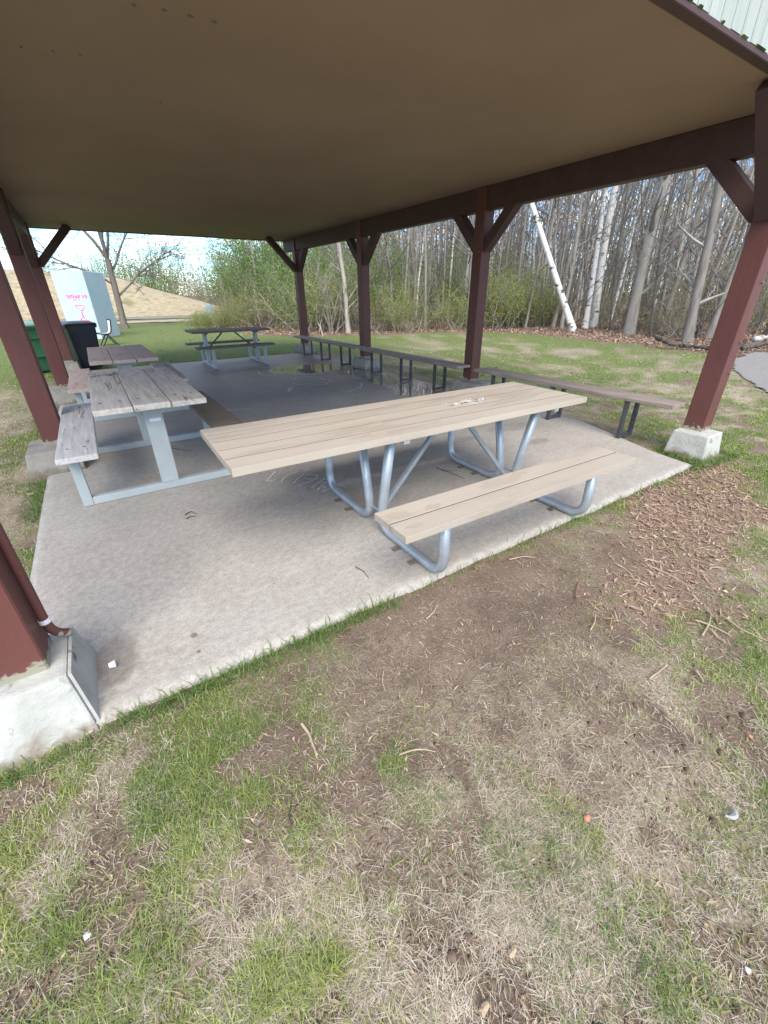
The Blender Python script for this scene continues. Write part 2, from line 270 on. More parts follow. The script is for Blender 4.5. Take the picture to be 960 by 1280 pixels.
def masks(x, y):
    """green, straw, dirt weights (0..1) plus mulch and leaf litter"""
    x = np.asarray(x, float); y = np.asarray(y, float)
    G = np.zeros_like(x); S = np.zeros_like(x); D = np.zeros_like(x); W = np.full_like(x, 1e-3)
    for (cx, cy), r, (g, s, d) in zip(PC, PR, P_[:, 3:6]):
        k = np.exp(-((x - cx) ** 2 + (y - cy) ** 2) / (r * r) * 1.1); G += k * g; S += k * s; D += k * d; W += k
    near = smooth01(W * 1.6) * (y < .6); W = np.maximum(W, 1e-3)
    G0, S0, D0 = G / W, S / W, D / W
    # general lawn
    n1 = fbm(x * .9, y * .9, 3); n2 = fbm(x * .35, y * .35, 9)
    g = np.clip(.72 + 1.4 * (n1 - .45), 0, 1.1); s = np.clip(.65 - 1.2 * (n1 - .45), 0, 1); d = np.clip((fbm(x * 1.3, y * 1.3, 21) - .55) * 3, 0, 1)
    farl = smooth01((y - 8.5) / 3) * smooth01((9.5 - x) / 2); g = g * (1 - farl) + farl * np.clip(.95 + (n1 - .5) * .6, 0, 1.2); s = s * (1 - farl) + farl * .08; d = d * (1 - farl)
    left = (x < .05) & (y < 9); g = np.where(left, np.clip(.75 + 1.5 * (n1 - .5), 0, 1.1), g); s = np.where(left, .3 + (n1 < .45) * .4, s)
    strip = np.clip(1 - np.abs(x + .2) / .28, 0, 1) * (y > .3) * (y < 2.6); g = g * (1 - .75 * strip); s = np.maximum(s, strip * .9); d = np.maximum(d, strip * .5)
    band = np.exp(-((x - forest_edge(y) + 1.6) / 1.3) ** 2) * (y < 14); g = np.maximum(g, band * 1.1); s = s * (1 - band * .7)
    ds = np.clip(1 - (x - slab_right(y)) / .9, 0, 1) * (x > slab_right(y)) * (y > .5) * (y < 10); d = np.maximum(d, ds * 1.1); g = g * (1 - .8 * ds)
    foot = np.exp(-((x - 5.75) ** 2 + (y + .12) ** 2) / .18); g = np.maximum(g, foot * 1.2)
    G = G0 * near + g * (1 - near); S = S0 * near + s * (1 - near); D = D0 * near + d * (1 - near)
    q = (x - 4.35) * .9 + (y + .28) * .25; r_ = -(x - 4.35) * .3 + (y + .28)
    mulch = smooth01(1.35 - np.sqrt((q / 1.5) ** 2 + (r_ / .44) ** 2) + 1.6 * (fbm(x * 2.6, y * 2.6, 33, 5) - .55)) * (~in_slab(x, y, .02))
    lit = smooth01((x - forest_edge(y) + 1.9 + 1.2 * (fbm(x * .6, y * .6, 5) - .5)) / .8)
    fine = fbm(x * 7, y * 7, 41); brk = np.clip(3.4 * (fbm(x * 4.8, y * 4.8, 47, 5) - .27), .08, 1.3); brk = brk + (1 - brk) * smooth01((y - 7) / 3)
    G = np.clip(G * (.25 + 1.5 * fine) * brk, 0, 1.3) * (1 - .8 * mulch) * (1 - .85 * lit); S = np.clip(S * (.4 + 1.2 * fbm(x * 6, y * 6, 55)), 0, 1.2) * (1 - .6 * mulch) * (1 - .8 * lit)
    bare = smooth01((fbm(x * 7.0 + 2 * fbm(x * 3, y * 3, 7), y * 7.0, 131, 5) - .555) / .07) * smooth01((4 - y) / 2); G = G * (1 - .8 * bare); S = S * (1 - .75 * bare); D = np.maximum(D, bare)
    return G, S, np.clip(D, 0, 1.2), np.clip(mulch, 0, 1), np.clip(lit, 0, 1)
def ground_z(x, y):
    x = np.asarray(x, float); y = np.asarray(y, float)
    z = -.045 + .022 * (fbm(x * 2.2, y * 2.2, 77) - .5) + .012 * (fbm(x * 9, y * 9, 78, 3) - .5)
    far = smooth01((np.hypot(x - 2, y) - 6) / 10); z = z + far * .05 * (fbm(x * .25, y * .25, 79) - .5)
    z = z - .05 * np.clip(-y - .1, 0, 2.0) * .25
    return z

# ------------------------------------------------------------------ setting: ground
def axis(lo, a, b, hi, fine, grow):
    v = list(np.arange(a, b + fine / 2, fine)); s = fine
    while v[-1] < hi: s *= grow; v.append(v[-1] + s)
    s = fine
    while v[0] > lo: s *= grow; v.insert(0, v[0] - s)
    return np.array(v)
gx = axis(-400, -1.2, 6.6, 500, .035, 1.10); gy = axis(-300, -2.4, .5, 700, .035, 1.085)
X, Y = np.meshgrid(gx, gy); Z = ground_z(X, Y)
ins = in_slab(X, Y, -.05); Z = np.where(ins, -.12, Z)
nx, ny = len(gx), len(gy); V = np.stack([X.ravel(), Y.ravel(), Z.ravel()], 1)
i0 = (np.arange(ny - 1)[:, None] * nx + np.arange(nx - 1)).ravel(); idx = np.stack([i0, i0 + 1, i0 + nx + 1, i0 + nx], 1)
gme = mesh_arrays('ground', V, idx.ravel(), np.arange(len(idx)) * 4, np.full(len(idx), 4), True)
mk = masks(X.ravel(), Y.ravel())
for nme, a_ in zip(('green', 'straw', 'dirt', 'mulch', 'litter'), mk):
    at = gme.attributes.new(nme, 'FLOAT', 'POINT'); at.data.foreach_set('value', a_.astype(np.float32))
m = bpy.data.materials.new('ground_soil_and_turf'); m.use_nodes = True; n = m.node_tree; B = n.nodes['Principled BSDF']; L = n.links.new
tcn = n.nodes.new('ShaderNodeTexCoord')
def nz(scale, det=8, rough=.65):
    k = n.nodes.new('ShaderNodeTexNoise'); k.inputs['Scale'].default_value = scale; k.inputs['Detail'].default_value = det; k.inputs['Roughness'].default_value = rough; L(tcn.outputs['Object'], k.inputs['Vector']); return k.outputs[0]
def amix(cur, name, colr, sharp=.25):
    at = n.nodes.new('ShaderNodeAttribute'); at.attribute_name = name
    ad = n.nodes.new('ShaderNodeMath'); ad.operation = 'ADD'; L(at.outputs['Fac'], ad.inputs[0]); L(fn, ad.inputs[1])
    mr = n.nodes.new('ShaderNodeMapRange'); mr.inputs['From Min'].default_value = .95 - sharp; mr.inputs['From Max'].default_value = .95 + sharp; L(ad.outputs[0], mr.inputs['Value'])
    mx = n.nodes.new('ShaderNodeMix'); mx.data_type = 'RGBA'; L(mr.outputs[0], mx.inputs[0]); L(cur, mx.inputs[6]); L(colr, mx.inputs[7]); return mx.outputs[2]
def rc(src, stops): r = ramp(n, stops); L(src, r.inputs[0]); return r.outputs[0]
fn = nz(22, 6); big = nz(3.5, 8); tiny = nz(120, 4)
c = rc(big, [(.3, (.128, .094, .069)), (.7, (.235, .180, .135))])
tm = n.nodes.new('ShaderNodeMix'); tm.data_type = 'RGBA'; tm.blend_type = 'OVERLAY'; tm.inputs[0].default_value = .8; L(c, tm.inputs[6]); L(rc(tiny, [(.3, (.25, .25, .25)), (.7, (.75, .75, .75))]), tm.inputs[7]); c = tm.outputs[2]
c = amix(c, 'straw', rc(tiny, [(.3, (.22, .18, .125)), (.7, (.47, .405, .30))]), .3)
c = amix(c, 'green', rc(tiny, [(.3, (.085, .105, .035)), (.7, (.20, .25, .085))]), .3)
c = amix(c, 'mulch', rc(tiny, [(.3, (.17, .118, .086)), (.7, (.34, .25, .185))]), .3)
c = amix(c, 'litter', rc(tiny, [(.3, (.12, .082, .058)), (.7, (.32, .235, .17))]), .3)
L(c, B.inputs['Base Color']); B.inputs['Roughness'].default_value = .95; B.inputs['Specular IOR Level'].default_value = .2
bp = n.nodes.new('ShaderNodeBump'); bp.inputs['Strength'].default_value = .7; bp.inputs['Distance'].default_value = .012
sm_ = n.nodes.new('ShaderNodeMath'); sm_.operation = 'ADD'; L(nz(45, 8), sm_.inputs[0]); L(tiny, sm_.inputs[1]); L(sm_.outputs[0], bp.inputs['Height']); L(bp.outputs[0], B.inputs['Normal'])
tag(link('ground', gme, m), kind='structure')

# concrete slab with its damp patch, puddles
sx = np.linspace(0, 1, 150); sy = np.concatenate([np.linspace(0, 3, 90), np.linspace(3.03, YS1, 200)])
U, Yg = np.meshgrid(sx, sy); Xg = U * slab_right(Yg)
edge = np.minimum(np.minimum(U, 1 - U) * 5.3, np.minimum(Yg, YS1 - Yg))
Xs = Xg + .012 * (fbm(Xg * 3, Yg * 3, 91) - .5) * (edge < .02); Ysl = Yg + .03 * (fbm(Xg * 2.5, Yg * 2.5, 92) - .5) * (edge < .02)
Zs = -.012 * np.clip(1 - edge / .03, 0, 1) ** 2 - .003 * (fbm(Xg * .8, Yg * .8, 93))
V = np.stack([Xs.ravel(), Ysl.ravel(), Zs.ravel()], 1); nx, ny = len(sx), len(sy)
i0 = (np.arange(ny - 1)[:, None] * nx + np.arange(nx - 1)).ravel(); F = [tuple(q) for q in np.stack([i0, i0 + 1, i0 + nx + 1, i0 + nx], 1)]
per = list(range(nx)) + [j * nx + nx - 1 for j in range(1, ny)] + [(ny - 1) * nx + i for i in range(nx - 2, -1, -1)] + [j * nx for j in range(ny - 2, 0, -1)]
lowv = V[per].copy(); lowv[:, 2] = -.16
base = len(V); V = np.concatenate([V, lowv]); k = len(per)
F += [(per[i], base + i, base + (i + 1) % k, per[(i + 1) % k]) for i in range(k)]
sme = MB().add(V, F).mesh('concrete_slab', True)
nw = fbm(Xg * .7, Yg * .7, 101, 5)
wet = smooth01((Yg - 4.2 - 1.6 * (fbm(Xg * .5, Yg * .35, 103) - .5) + .3 * (Xg - 2.5) * (Xg > 2.5) * .5) / 1.6) * smooth01((Xg - 1.2 + .8 * (nw - .5)) / .9)
def blob(cx, cy, rx, ry, seed, amp=.7): return smooth01((1.15 - np.sqrt(((Xg - cx) / rx) ** 2 + ((Yg - cy) / ry) ** 2) + amp * (fbm(Xg * 2.2, Yg * 2.2, seed) - .5)) / .22)
pud = np.maximum.reduce([blob(4.45, 7.35, .8, .55, 111), blob(5.15, 5.2, .45, 1.1, 112), blob(5.15, 4.1, .6, .45, 113), blob(5.2, 6.2, .3, .5, 115)])
wet = np.maximum(wet, np.maximum(pud, blob(4.45, 1.26, .14, .07, 114, .9) * .75)); wet = np.maximum(wet, blob(.38, .3, .085, .15, 116, .8) * .95)
for px_, py_, r1, r2, sd_ in ((4.75, 1.35, .05, .03, 118), (4.2, 1.5, .05, .04, 119), (3.9, 1.75, .12, .05, 120), (4.6, 1.8, .3, .1, 121)): wet = np.maximum(wet, .5 * blob(px_, py_, r1, r2, sd_, .9))
z0 = np.zeros(k)
for nme, a_ in (('wet', wet), ('puddle', pud)):
    at = sme.attributes.new(nme, 'FLOAT', 'POINT'); at.data.foreach_set('value', np.concatenate([a_.ravel(), z0]).astype(np.float32))
m = bpy.data.materials.new('slab_concrete'); m.use_nodes = True; n = m.node_tree; B = n.nodes['Principled BSDF']; L = n.links.new
tcn = n.nodes.new('ShaderNodeTexCoord'); big = nz(1.6, 10, .74); mid = nz(26, 9, .78); tiny = nz(90, 4)
c = rc(big, [(.3, (.322, .300, .264)), (.52, (.38, .357, .318)), (.72, (.435, .412, .372))])
t1 = n.nodes.new('ShaderNodeMix'); t1.data_type = 'RGBA'; t1.blend_type = 'OVERLAY'; t1.inputs[0].default_value = .5; L(c, t1.inputs[6]); L(rc(mid, [(.34, (.3, .3, .3)), (.66, (.7, .7, .7))]), t1.inputs[7])
t2 = n.nodes.new('ShaderNodeMix'); t2.data_type = 'RGBA'; t2.blend_type = 'OVERLAY'; t2.inputs[0].default_value = .4; L(t1.outputs[2], t2.inputs[6]); L(rc(tiny, [(.32, (.3, .3, .3)), (.68, (.7, .7, .7))]), t2.inputs[7])
mp_ = n.nodes.new('ShaderNodeMapRange'); mp_.inputs['From Min'].default_value = .735; mp_.inputs['From Max'].default_value = .76; L(nz(14, 3), mp_.inputs['Value'])
t3 = n.nodes.new('ShaderNodeMix'); t3.data_type = 'RGBA'; L(mp_.outputs[0], t3.inputs[0]); L(t2.outputs[2], t3.inputs[6]); t3.inputs[7].default_value = (.10, .09, .08, 1)
aw = n.nodes.new('ShaderNodeAttribute'); aw.attribute_name = 'wet'; ap = n.nodes.new('ShaderNodeAttribute'); ap.attribute_name = 'puddle'
wm = n.nodes.new('ShaderNodeMath'); wm.operation = 'MULTIPLY'; L(aw.outputs['Fac'], wm.inputs[0]); wm.inputs[1].default_value = .92
t4 = n.nodes.new('ShaderNodeMix'); t4.data_type = 'RGBA'; t4.blend_type = 'MULTIPLY'; L(wm.outputs[0], t4.inputs[0]); L(t3.outputs[2], t4.inputs[6]); t4.inputs[7].default_value = (.64, .61, .60, 1)
L(t4.outputs[2], B.inputs['Base Color'])
r1 = n.nodes.new('ShaderNodeMapRange'); r1.inputs['To Min'].default_value = .86; r1.inputs['To Max'].default_value = .55; L(aw.outputs['Fac'], r1.inputs['Value'])
r2 = n.nodes.new('ShaderNodeMix'); L(ap.outputs['Fac'], r2.inputs[0]); L(r1.outputs[0], r2.inputs[2]); r2.inputs[3].default_value = .03; L(r2.outputs[0], B.inputs['Roughness'])
bs = n.nodes.new('ShaderNodeMapRange'); bs.inputs['To Min'].default_value = .35; bs.inputs['To Max'].default_value = 0.0; L(ap.outputs['Fac'], bs.inputs['Value'])
bp = n.nodes.new('ShaderNodeBump'); bp.inputs['Distance'].default_value = .004; L(bs.outputs[0], bp.inputs['Strength']); L(nz(60, 8), bp.inputs['Height']); L(bp.outputs[0], B.inputs['Normal'])
slab = tag(link('concrete_slab', sme, m), kind='structure')

def G3(pts, z=0.0): return [tuple(ground_at(p[0], p[1], z)) for p in pts]
def curve(pts, k=8):
    P = np.asarray(pts, float); t = np.linspace(0, len(P) - 1, (len(P) - 1) * k + 1); out = []
    for q in t:
        i = min(int(q), len(P) - 2); u = q - i; p0 = P[max(i - 1, 0)]; p1 = P[i]; p2 = P[i + 1]; p3 = P[min(i + 2, len(P) - 1)]
        out.append(.5 * ((2 * p1) + (-p0 + p2) * u + (2 * p0 - 5 * p1 + 4 * p2 - p3) * u * u + (-p0 + 3 * p1 - 3 * p2 + p3) * u ** 3))
    return np.array(out)
q = lambda *a: [(300 + x / 6.4, 570 + y / 6.4) for x, y in a]
letters = [q((280, 128), (250, 160), (222, 192)), q((205, 195), (235, 204), (270, 198), (283, 188)), q((548, 106), (520, 122), (495, 118)), q((470, 128), (400, 145), (350, 178), (330, 212)),
           q((512, 150), (470, 175), (428, 222)), q((512, 150), (570, 148), (618, 158), (605, 180), (560, 188), (505, 178)), q((628, 180), (560, 205), (460, 242)), q((690, 180), (630, 215), (570, 260)), q((715, 195), (670, 225), (620, 275)),
           q((630, 215), (690, 222)), q((655, 232), (680, 255)), q((655, 288), (740, 262)), q((800, 225), (868, 264))]
strokes([curve(np.array(G3(l)), 6) for l in letters], .013, .004).build('chalk_lettering', M['chalk'], slab)
q = lambda *a: [(360 + x / 6.857, 420 + y / 6.857) for x, y in a]
draw = [q((10, 385), (60, 375), (70, 360), (130, 352), (250, 352), (295, 362), (290, 378)), q((300, 380), (350, 375), (368, 385), (330, 398), (270, 402)), q((60, 400), (45, 410), (90, 418), (200, 412), (300, 418), (340, 410), (310, 402)),
        q((0, 478), (15, 450), (48, 432)), q((5, 480), (40, 452)), q((505, 478), (570, 462), (620, 440), (634, 415), (625, 402)), q((215, 330), (260, 318), (295, 312), (280, 325)), q((420, 305), (450, 298), (490, 305), (470, 316), (430, 312))]
draw.append([(312, 467), (322, 464), (325, 468), (338, 470), (345, 468)]); draw.append([(268, 508), (290, 513), (312, 511)])
strokes([curve(np.array(G3(l)), 6) for l in draw], .034, .004).build('chalk_drawing', M['chalk_soft'], slab)

# road, sandy verge, path, hill, soil pile
def drape(name, x0, x1, y0, y1, step, inside, lift, mat):
    xs_ = np.arange(x0, x1, step); ys_ = np.arange(y0, y1, step); X_, Y_ = np.meshgrid(xs_, ys_); keep_ = inside(X_, Y_); idm = -np.ones(X_.shape, int); use = np.zeros(X_.shape, bool)
    c_ = keep_[:-1, :-1] & keep_[1:, :-1] & keep_[:-1, 1:] & keep_[1:, 1:]
    use[:-1, :-1] |= c_; use[1:, :-1] |= c_; use[:-1, 1:] |= c_; use[1:, 1:] |= c_; idm[use] = np.arange(use.sum()); jj, ii = np.nonzero(c_)
    V_ = np.stack([X_[use], Y_[use], ground_z(X_[use], Y_[use]) + lift], 1); F_ = [(idm[a_, b_], idm[a_, b_ + 1], idm[a_ + 1, b_ + 1], idm[a_ + 1, b_]) for a_, b_ in zip(jj, ii)]
    return tag(MB().add(V_, F_).build(name, mat, smooth=True), kind='structure')
def on_path(x, y): return (x > 8.6) & (x < 15.4) & (y < .35 + (x - 8.6) * .55 + .5 * (fbm(x * .8, y * .8, 61) - .5)) & (y < 2.9 + .6 * (fbm(x, y, 62) - .5)) & (y > -9)
drape('path', 8.3, 15.6, -9.2, 3.6, .05, on_path, .02, M['asphalt'])
drape('road', -60, 10, 31, 39, .5, lambda x, y: np.abs(y - 34.2 - (x + 60) * .019) < 1.9 + .3 * (fbm(x * .3, y * .3, 63) - .5), .03, M['asphalt'])
drape('sand_verge', -60, 8.5, 27, 33, .35, lambda x, y: (np.abs(y - 29.4 - (x + 60) * .019) < 1.5 + 1.2 * (fbm(x * .4, y * .4, 64) - .5)), .03, M['sand'])
hx = np.linspace(-70, 22, 110); hy = np.linspace(36.5, 80, 60); X, Y = np.meshgrid(hx, hy)
crest = np.interp(X, [-70, -20, -3, 0, 4.4, 7.6, 10.5, 14, 18], [5.5, 4.6, 3.55, 3.5, 2.95, 1.95, 1.1, .15, -.5])
prof = smooth01((Y - 37.5) / 13.0) * (1 - smooth01((Y - 56) / 20))
Z = crest * prof - .12 + .25 * (fbm(X * .4, Y * .4, 201) - .5) * prof + .08 * (fbm(X * 1.7, Y * 1.7, 202) - .5) * prof
Z = np.minimum(Z, crest)
i0 = (np.arange(59)[:, None] * 110 + np.arange(109)).ravel()
tag(MB().add(np.stack([X.ravel(), Y.ravel(), Z.ravel()], 1), [tuple(r) for r in np.stack([i0, i0 + 1, i0 + 111, i0 + 110], 1)]).build('hill', M['hill'], smooth=True), kind='structure')
def mound(name, cx, cy, rx, ry, h, mat, seed):
    a_ = np.linspace(0, 2 * np.pi, 28, endpoint=False); V = []; F = []
    for j, r in enumerate(np.linspace(1, 0.04, 8)):
        rr = r * (1 + .25 * (fbm(np.cos(a_) * 1.5 + 5, np.sin(a_) * 1.5 + 5, seed) - .5)); zz = h * (1 - r ** 1.6) + .12 * h * (fbm(np.cos(a_) * 3 * r, np.sin(a_) * 3 * r, seed + 1) - .5) * (r < 1)
        V.append(np.stack([cx + rx * rr * np.cos(a_), cy + ry * rr * np.sin(a_), zz - .1], 1))
    for j in range(7): F += [(j * 28 + i, j * 28 + (i + 1) % 28, (j + 1) * 28 + (i + 1) % 28, (j + 1) * 28 + i) for i in range(28)]
    F.append(tuple(range(196, 224))); return MB().add(np.concatenate(V), F).build(name, mat, smooth=True)
tag(mound('soil_pile', 14.6, 55, 2.6, 2.0, 1.5, M['pile'], 5), 'dark pile of soil at the foot of the dry grass hill', 'soil pile')

# ------------------------------------------------------------------ pavilion
PW = .18; HC = 2.672; HB = 2.41; PY = [.15 + 3.27 * i for i in range(4)]; PXL, PXR = .03, 5.49
pav = empty('pavilion', (0, 0, 0), label='open wooden picnic shelter with red-brown posts and flat tan ceiling', cat='shelter')
def footing(x, y, near):
    """tapered concrete block round a post whose low corner is (x, y)"""
    m_ = MB(); zt = .2; zb = -.12
    if near: rb, rt = ((-.215, .285), (-.195, .24)), ((-.16, .235), (-.075, .225)) 
    else: rb, rt = ((-.17, .29), (-.31, .30)), ((-.13, .25), (-.25, .26))
    if near and x > 1: rb, rt = ((-.165, .215), (-.155, .235)), ((-.13, .18), (-.115, .20))
    V = [(x + xx, y + yy, z) for z, (a_, b_) in ((zb, rb), (zt, rt)) for xx, yy in ((a_[0], b_[0]), (a_[1], b_[0]), (a_[1], b_[1]), (a_[0], b_[1]))]
    m_.add(V, [(3, 2, 1, 0), (4, 5, 6, 7), (0, 1, 5, 4), (1, 2, 6, 5), (2, 3, 7, 6), (3, 0, 4, 7)])
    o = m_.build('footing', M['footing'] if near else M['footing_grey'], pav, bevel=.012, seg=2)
    return o
def beam_between(m_, p, q_, wx, wz, along='y'):
    """bar of square section from p to q"""
    p = Vector(p); q_ = Vector(q_); d = (q_ - p); Lh = d.length; d.normalize()
    side = Vector((1, 0, 0)) if along == 'y' else Vector((0, 1, 0)); up_ = side.cross(d).normalized()
    V = [tuple(b + side * sx_ * wx / 2 + up_ * sz_ * wz / 2) for b in (p, q_) for sx_, sz_ in ((-1, -1), (1, -1), (1, 1), (-1, 1))]
    m_.add(V, [(0, 1, 2, 3), (7, 6, 5, 4), (0, 4, 5, 1), (1, 5, 6, 2), (2, 6, 7, 3), (3, 7, 4, 0)]); return m_
for side, px0 in ((0, PXL), (1, PXR)):
    for i, y0 in enumerate(PY):
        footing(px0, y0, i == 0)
        post = MB().box(px0, px0 + PW, y0, y0 + PW, .19, HC - .002).build('post', M['red'], pav, bevel=.006)
        cx = px0 + PW / 2
        for s in ((1,) if i == 0 else (-1,) if i == 3 else (-1, 1)):
            ys = y0 + (PW if s > 0 else 0) - s * .02
            beam_between(MB(), (cx, ys, 1.98), (cx, ys + s * .60, 2.58), .13, .13).build('brace', M['red_shaded'], pav, bevel=.005)
        if i in (0, 3):
            s = -1 if side else 1; xs = px0 + (PW if s > 0 else 0) - s * .02; yc = y0 + PW / 2
            beam_between(MB(), (xs, yc, 1.98), (xs + s * .66, yc, 2.66), .13, .13, 'x').build('brace', M['red_shaded'], pav, bevel=.005)
    bx0 = px0 + .02
    MB().box(bx0, bx0 + .14, -.0, 10.75, HB, HC - .003).build('beam', M['red_shaded'], pav, bevel=.006)
# bolts on the near right post
for (z, y) in ((1.02, .149), (.75, .149), (1.5, .149), (1.93, .149)):
    MB().tube([(PXR + .13, y, z), (PXR + .13, y - .012, z)], .012, 6).build('bolt', M['rust'], pav)
for (z, y) in ((1.94, .20), (2.02, .28), (1.94, 3.46)): MB().tube([(PXR, y, z), (PXR - .012, y, z)], .011, 6).build('bolt', M['rust'], pav)
MB().box(-.55, 6.25, .235, 10.78, HC, HC + .03).build('ceiling', M['ceil'], pav)
for px_, py_, r_ in ((168, 6, .012), (205, 12, .014), (238, 20, .017), (268, 27, .015), (26, 58, .010), (100, 68, .010), (66, 63, .007), (200, 128, .008), (190, 190, .007), (165, 187, .006)):
    p_ = ground_at(px_, py_, HC); MB().add([(p_[0] + r_ * math.cos(t_) * (.7 + .5 * rng.random()), p_[1] + r_ * math.sin(t_) * (.7 + .5 * rng.random()), HC - .0006) for t_ in np.linspace(0, 6.0, 9)] + [(p_[0], p_[1], HC - .008)], [(i, (i + 1) % 9, 9) for i in range(9)]).build('mud_spot', M['rust'], pav)
for yy in (.165, 10.79): MB().box(-.62, 6.32, yy, yy + .068, HC - .012, HC + .018).build('fascia', M['red_shaded'], pav, bevel=.004)
ridge = HC + 1.75; xm = 2.85
def roof_z(x): return HC + .10 + (ridge - HC - .10) * (1 - np.abs(x - xm) / 3.75)
rs = random.Random(4)
for yy in (.172, 10.80):
    xx = -.60
    while xx < 6.27:
        x1 = xx + .128; za, zb = roof_z(xx + .002) - .03, roof_z(x1) - .03; lo = HC + .021 + (rs.random() - .5) * .012
        if min(za, zb) > lo + .02:
            V = [(x, y, z) for y in (yy, yy + .018) for x, z in ((xx + .002, lo), (x1 - .004, lo), (x1 - .004, zb), (xx + .002, za))]
            MB().add(V, [(0, 1, 2, 3), (7, 6, 5, 4), (0, 4, 5, 1), (1, 5, 6, 2), (2, 6, 7, 3), (3, 7, 4, 0)]).build('siding_board', M['siding'], pav)
        xx = x1
    MB().box(-.6, 6.3, yy + .022, yy + .05, HC + .035, HC + .12).build('sheathing', M['red_shaded'], pav)
mm = MB()
for i in range(26):
    x = 3.1 + rs.random() * 1.6; y = .166; s = .012 + .02 * rs.random(); z = HC + .017
    mm.add([(x - s, y, z - .004), (x + s, y, z - .004), (x + s * .6, y - .012, z + .006), (x - s * .6, y - .012, z + .006), (x, y + .008, z + .015)], [(0, 1, 2, 3), (0, 3, 4), (1, 4, 2), (3, 2, 4), (0, 4, 1)])
mo = mm.build('moss', M['moss'], pav); mo['kind'] = 'stuff'
for s in (-1, 1):
    x0, x1 = xm, xm + s * 3.75; V = [(x, y, z) for y in (-.05, 11.1) for x, z in ((x0, ridge), (x1, HC + .10), (x1, HC + .16), (x0, ridge + .06))]
    F = [(0, 1, 2, 3), (7, 6, 5, 4), (0, 4, 5, 1), (1, 5, 6, 2), (2, 6, 7, 3), (3, 7, 4, 0)]
    MB().add(V, F).build('roof', M['shingle'], pav)
    beam_between(MB(), (xm, -.075, ridge - .02), (x1, -.075, HC + .08), .03, .16, 'x').build('rake_board', M['red_shaded'], pav)
bm_ = [(.3085, -.012, -.06), (.3085, .40, -.06), (.2685, .378, .204), (.2685, .080, .202)]
MB().add(bm_ + [(x + .011, y, z) for x, y, z in bm_], [(0, 1, 2, 3), (7, 6, 5, 4), (0, 4, 5, 1), (1, 5, 6, 2), (2, 6, 7, 3), (3, 7, 4, 0)]).build('cover_plate', M['plate'], pav)
# conduit on the near left post
pc = curve(np.array([(.205 + .025, .275, 2.2), (.205 + .025, .275, 1.2), (.205 + .025, .275, .5), (.232, .275, .32), (.248, .29, .255), (.275, .31, .222)]), 6)
cdt = MB().tube(pc, .017, 10).build('conduit', M['red'], pav, smooth=True)
MB().tube([(.231, .275, .345), (.232, .2755, .325)], .0195, 12).build('cable_tie', M['white_tie'], cdt)

# ------------------------------------------------------------------ long tan picnic table
tb = empty('picnic_table', (1.0402, .336, 0), -.0192, 'long picnic table with tan plank top on bent galvanised pipe legs', 'picnic table')
bw = .1372; gap = .0085
for i in range(5): MB().box(0, 2.567, i * (bw + gap), i * (bw + gap) + bw, .72, .76).build('tabletop_board', M['tan_x'], tb, bevel=.0009)
for s in (0, 1):
    y0 = (-.217 - 2 * bw - gap) if s == 0 else .72 + .217
    for i in range(2): MB().box(.605, .605 + 1.873, y0 + i * (bw + gap), y0 + i * (bw + gap) + bw, .422, .46).build('bench_board', M['tan_x'], tb, bevel=.0009)
for i in range(4): MB().box(.004, 2.563, (i + 1) * bw + i * gap + .0002, (i + 1) * (bw + gap) - .0002, .722, .7591).build('gap_shade_strip', M['gap_shade'], tb)  # added dark strips paint the shade into the tabletop and bench gaps
for y0 in (-.217 - 2 * bw - gap, .72 + .217): MB().box(.609, 2.474, y0 + bw + .0002, y0 + bw + gap - .0002, .424, .4584).build('gap_shade_strip', M['gap_shade'], tb)
def fillet(P, r, n_=6):
    P = [np.array(p, float) for p in P]; out = [P[0]]
    for a_, b_, c_ in zip(P[:-2], P[1:-1], P[2:]):
        d1 = (a_ - b_) / np.linalg.norm(a_ - b_); d2 = (c_ - b_) / np.linalg.norm(c_ - b_); ang = math.acos(np.clip(d1 @ d2, -1, 1)); tl = min(r / math.tan(ang / 2), .45 * np.linalg.norm(a_ - b_), .45 * np.linalg.norm(c_ - b_))
        p1, p2 = b_ + d1 * tl, b_ + d2 * tl
        for u in np.linspace(0, 1, n_ + 1): out.append((1 - u) ** 2 * p1 + 2 * u * (1 - u) * b_ + u * u * p2)
    out.append(P[-1]); return np.array(out)
R_ = .031
for u in (.955, 2.235):
    for s in (-1, 1):
        yc = .36; sea = yc + s * .725; leg0 = yc + s * .055; top = yc + s * .20; uu = u
        P = fillet([(uu, sea, .422), (uu, sea + s * .01, R_), (uu, leg0, R_), (uu, top, .72)], .13)
        MB().tube(P, R_, 14).build('pipe_leg', M['steel'], tb, smooth=True)
        for k_ in (.18, .30):
            yl = yc + s * (.055 + k_ * 1.5); MB().box(uu - .075, uu - .02, yl - .02, yl + .02, .001, .008).build('anchor_lug', M['rust'], tb)
    MB().box(u - .02, u + .02, .0, .72, .70, .719).build('top_bar', M['steel'], tb)
    MB().tube([(u, .29, .14), (u, .43, .14)], .008, 8).build('bolt', M['steel'], tb)
for u, d in ((.955, 1), (2.235, -1)):
    beam_between(MB(), (u + d * .03, .36, .10), (1.595 - d * .05, .36, .715), .028, .028, 'x').build('diagonal_brace', M['steel'], tb)
sc = []
for i in range(34):
    cx, cy = 1.72 + rng.normal() * .07, .36 + rng.normal() * .034; a_ = rng.random() * 6.28; l_ = .03 + .04 * rng.random(); sc.append(curve(np.array([(cx, cy, .7605), (cx + l_ * math.cos(a_), cy + .5 * l_ * math.sin(a_), .7605), (cx + l_ * math.cos(a_ + 1), cy + .5 * l_ * math.sin(a_ + 1), .7605)]), 4))
strokes(sc[:28], .013, .0006).build('scribble', M['chalk'], tb); strokes(sc[26:], .007, .0008).build('scribble', M['stick_dark'], tb)
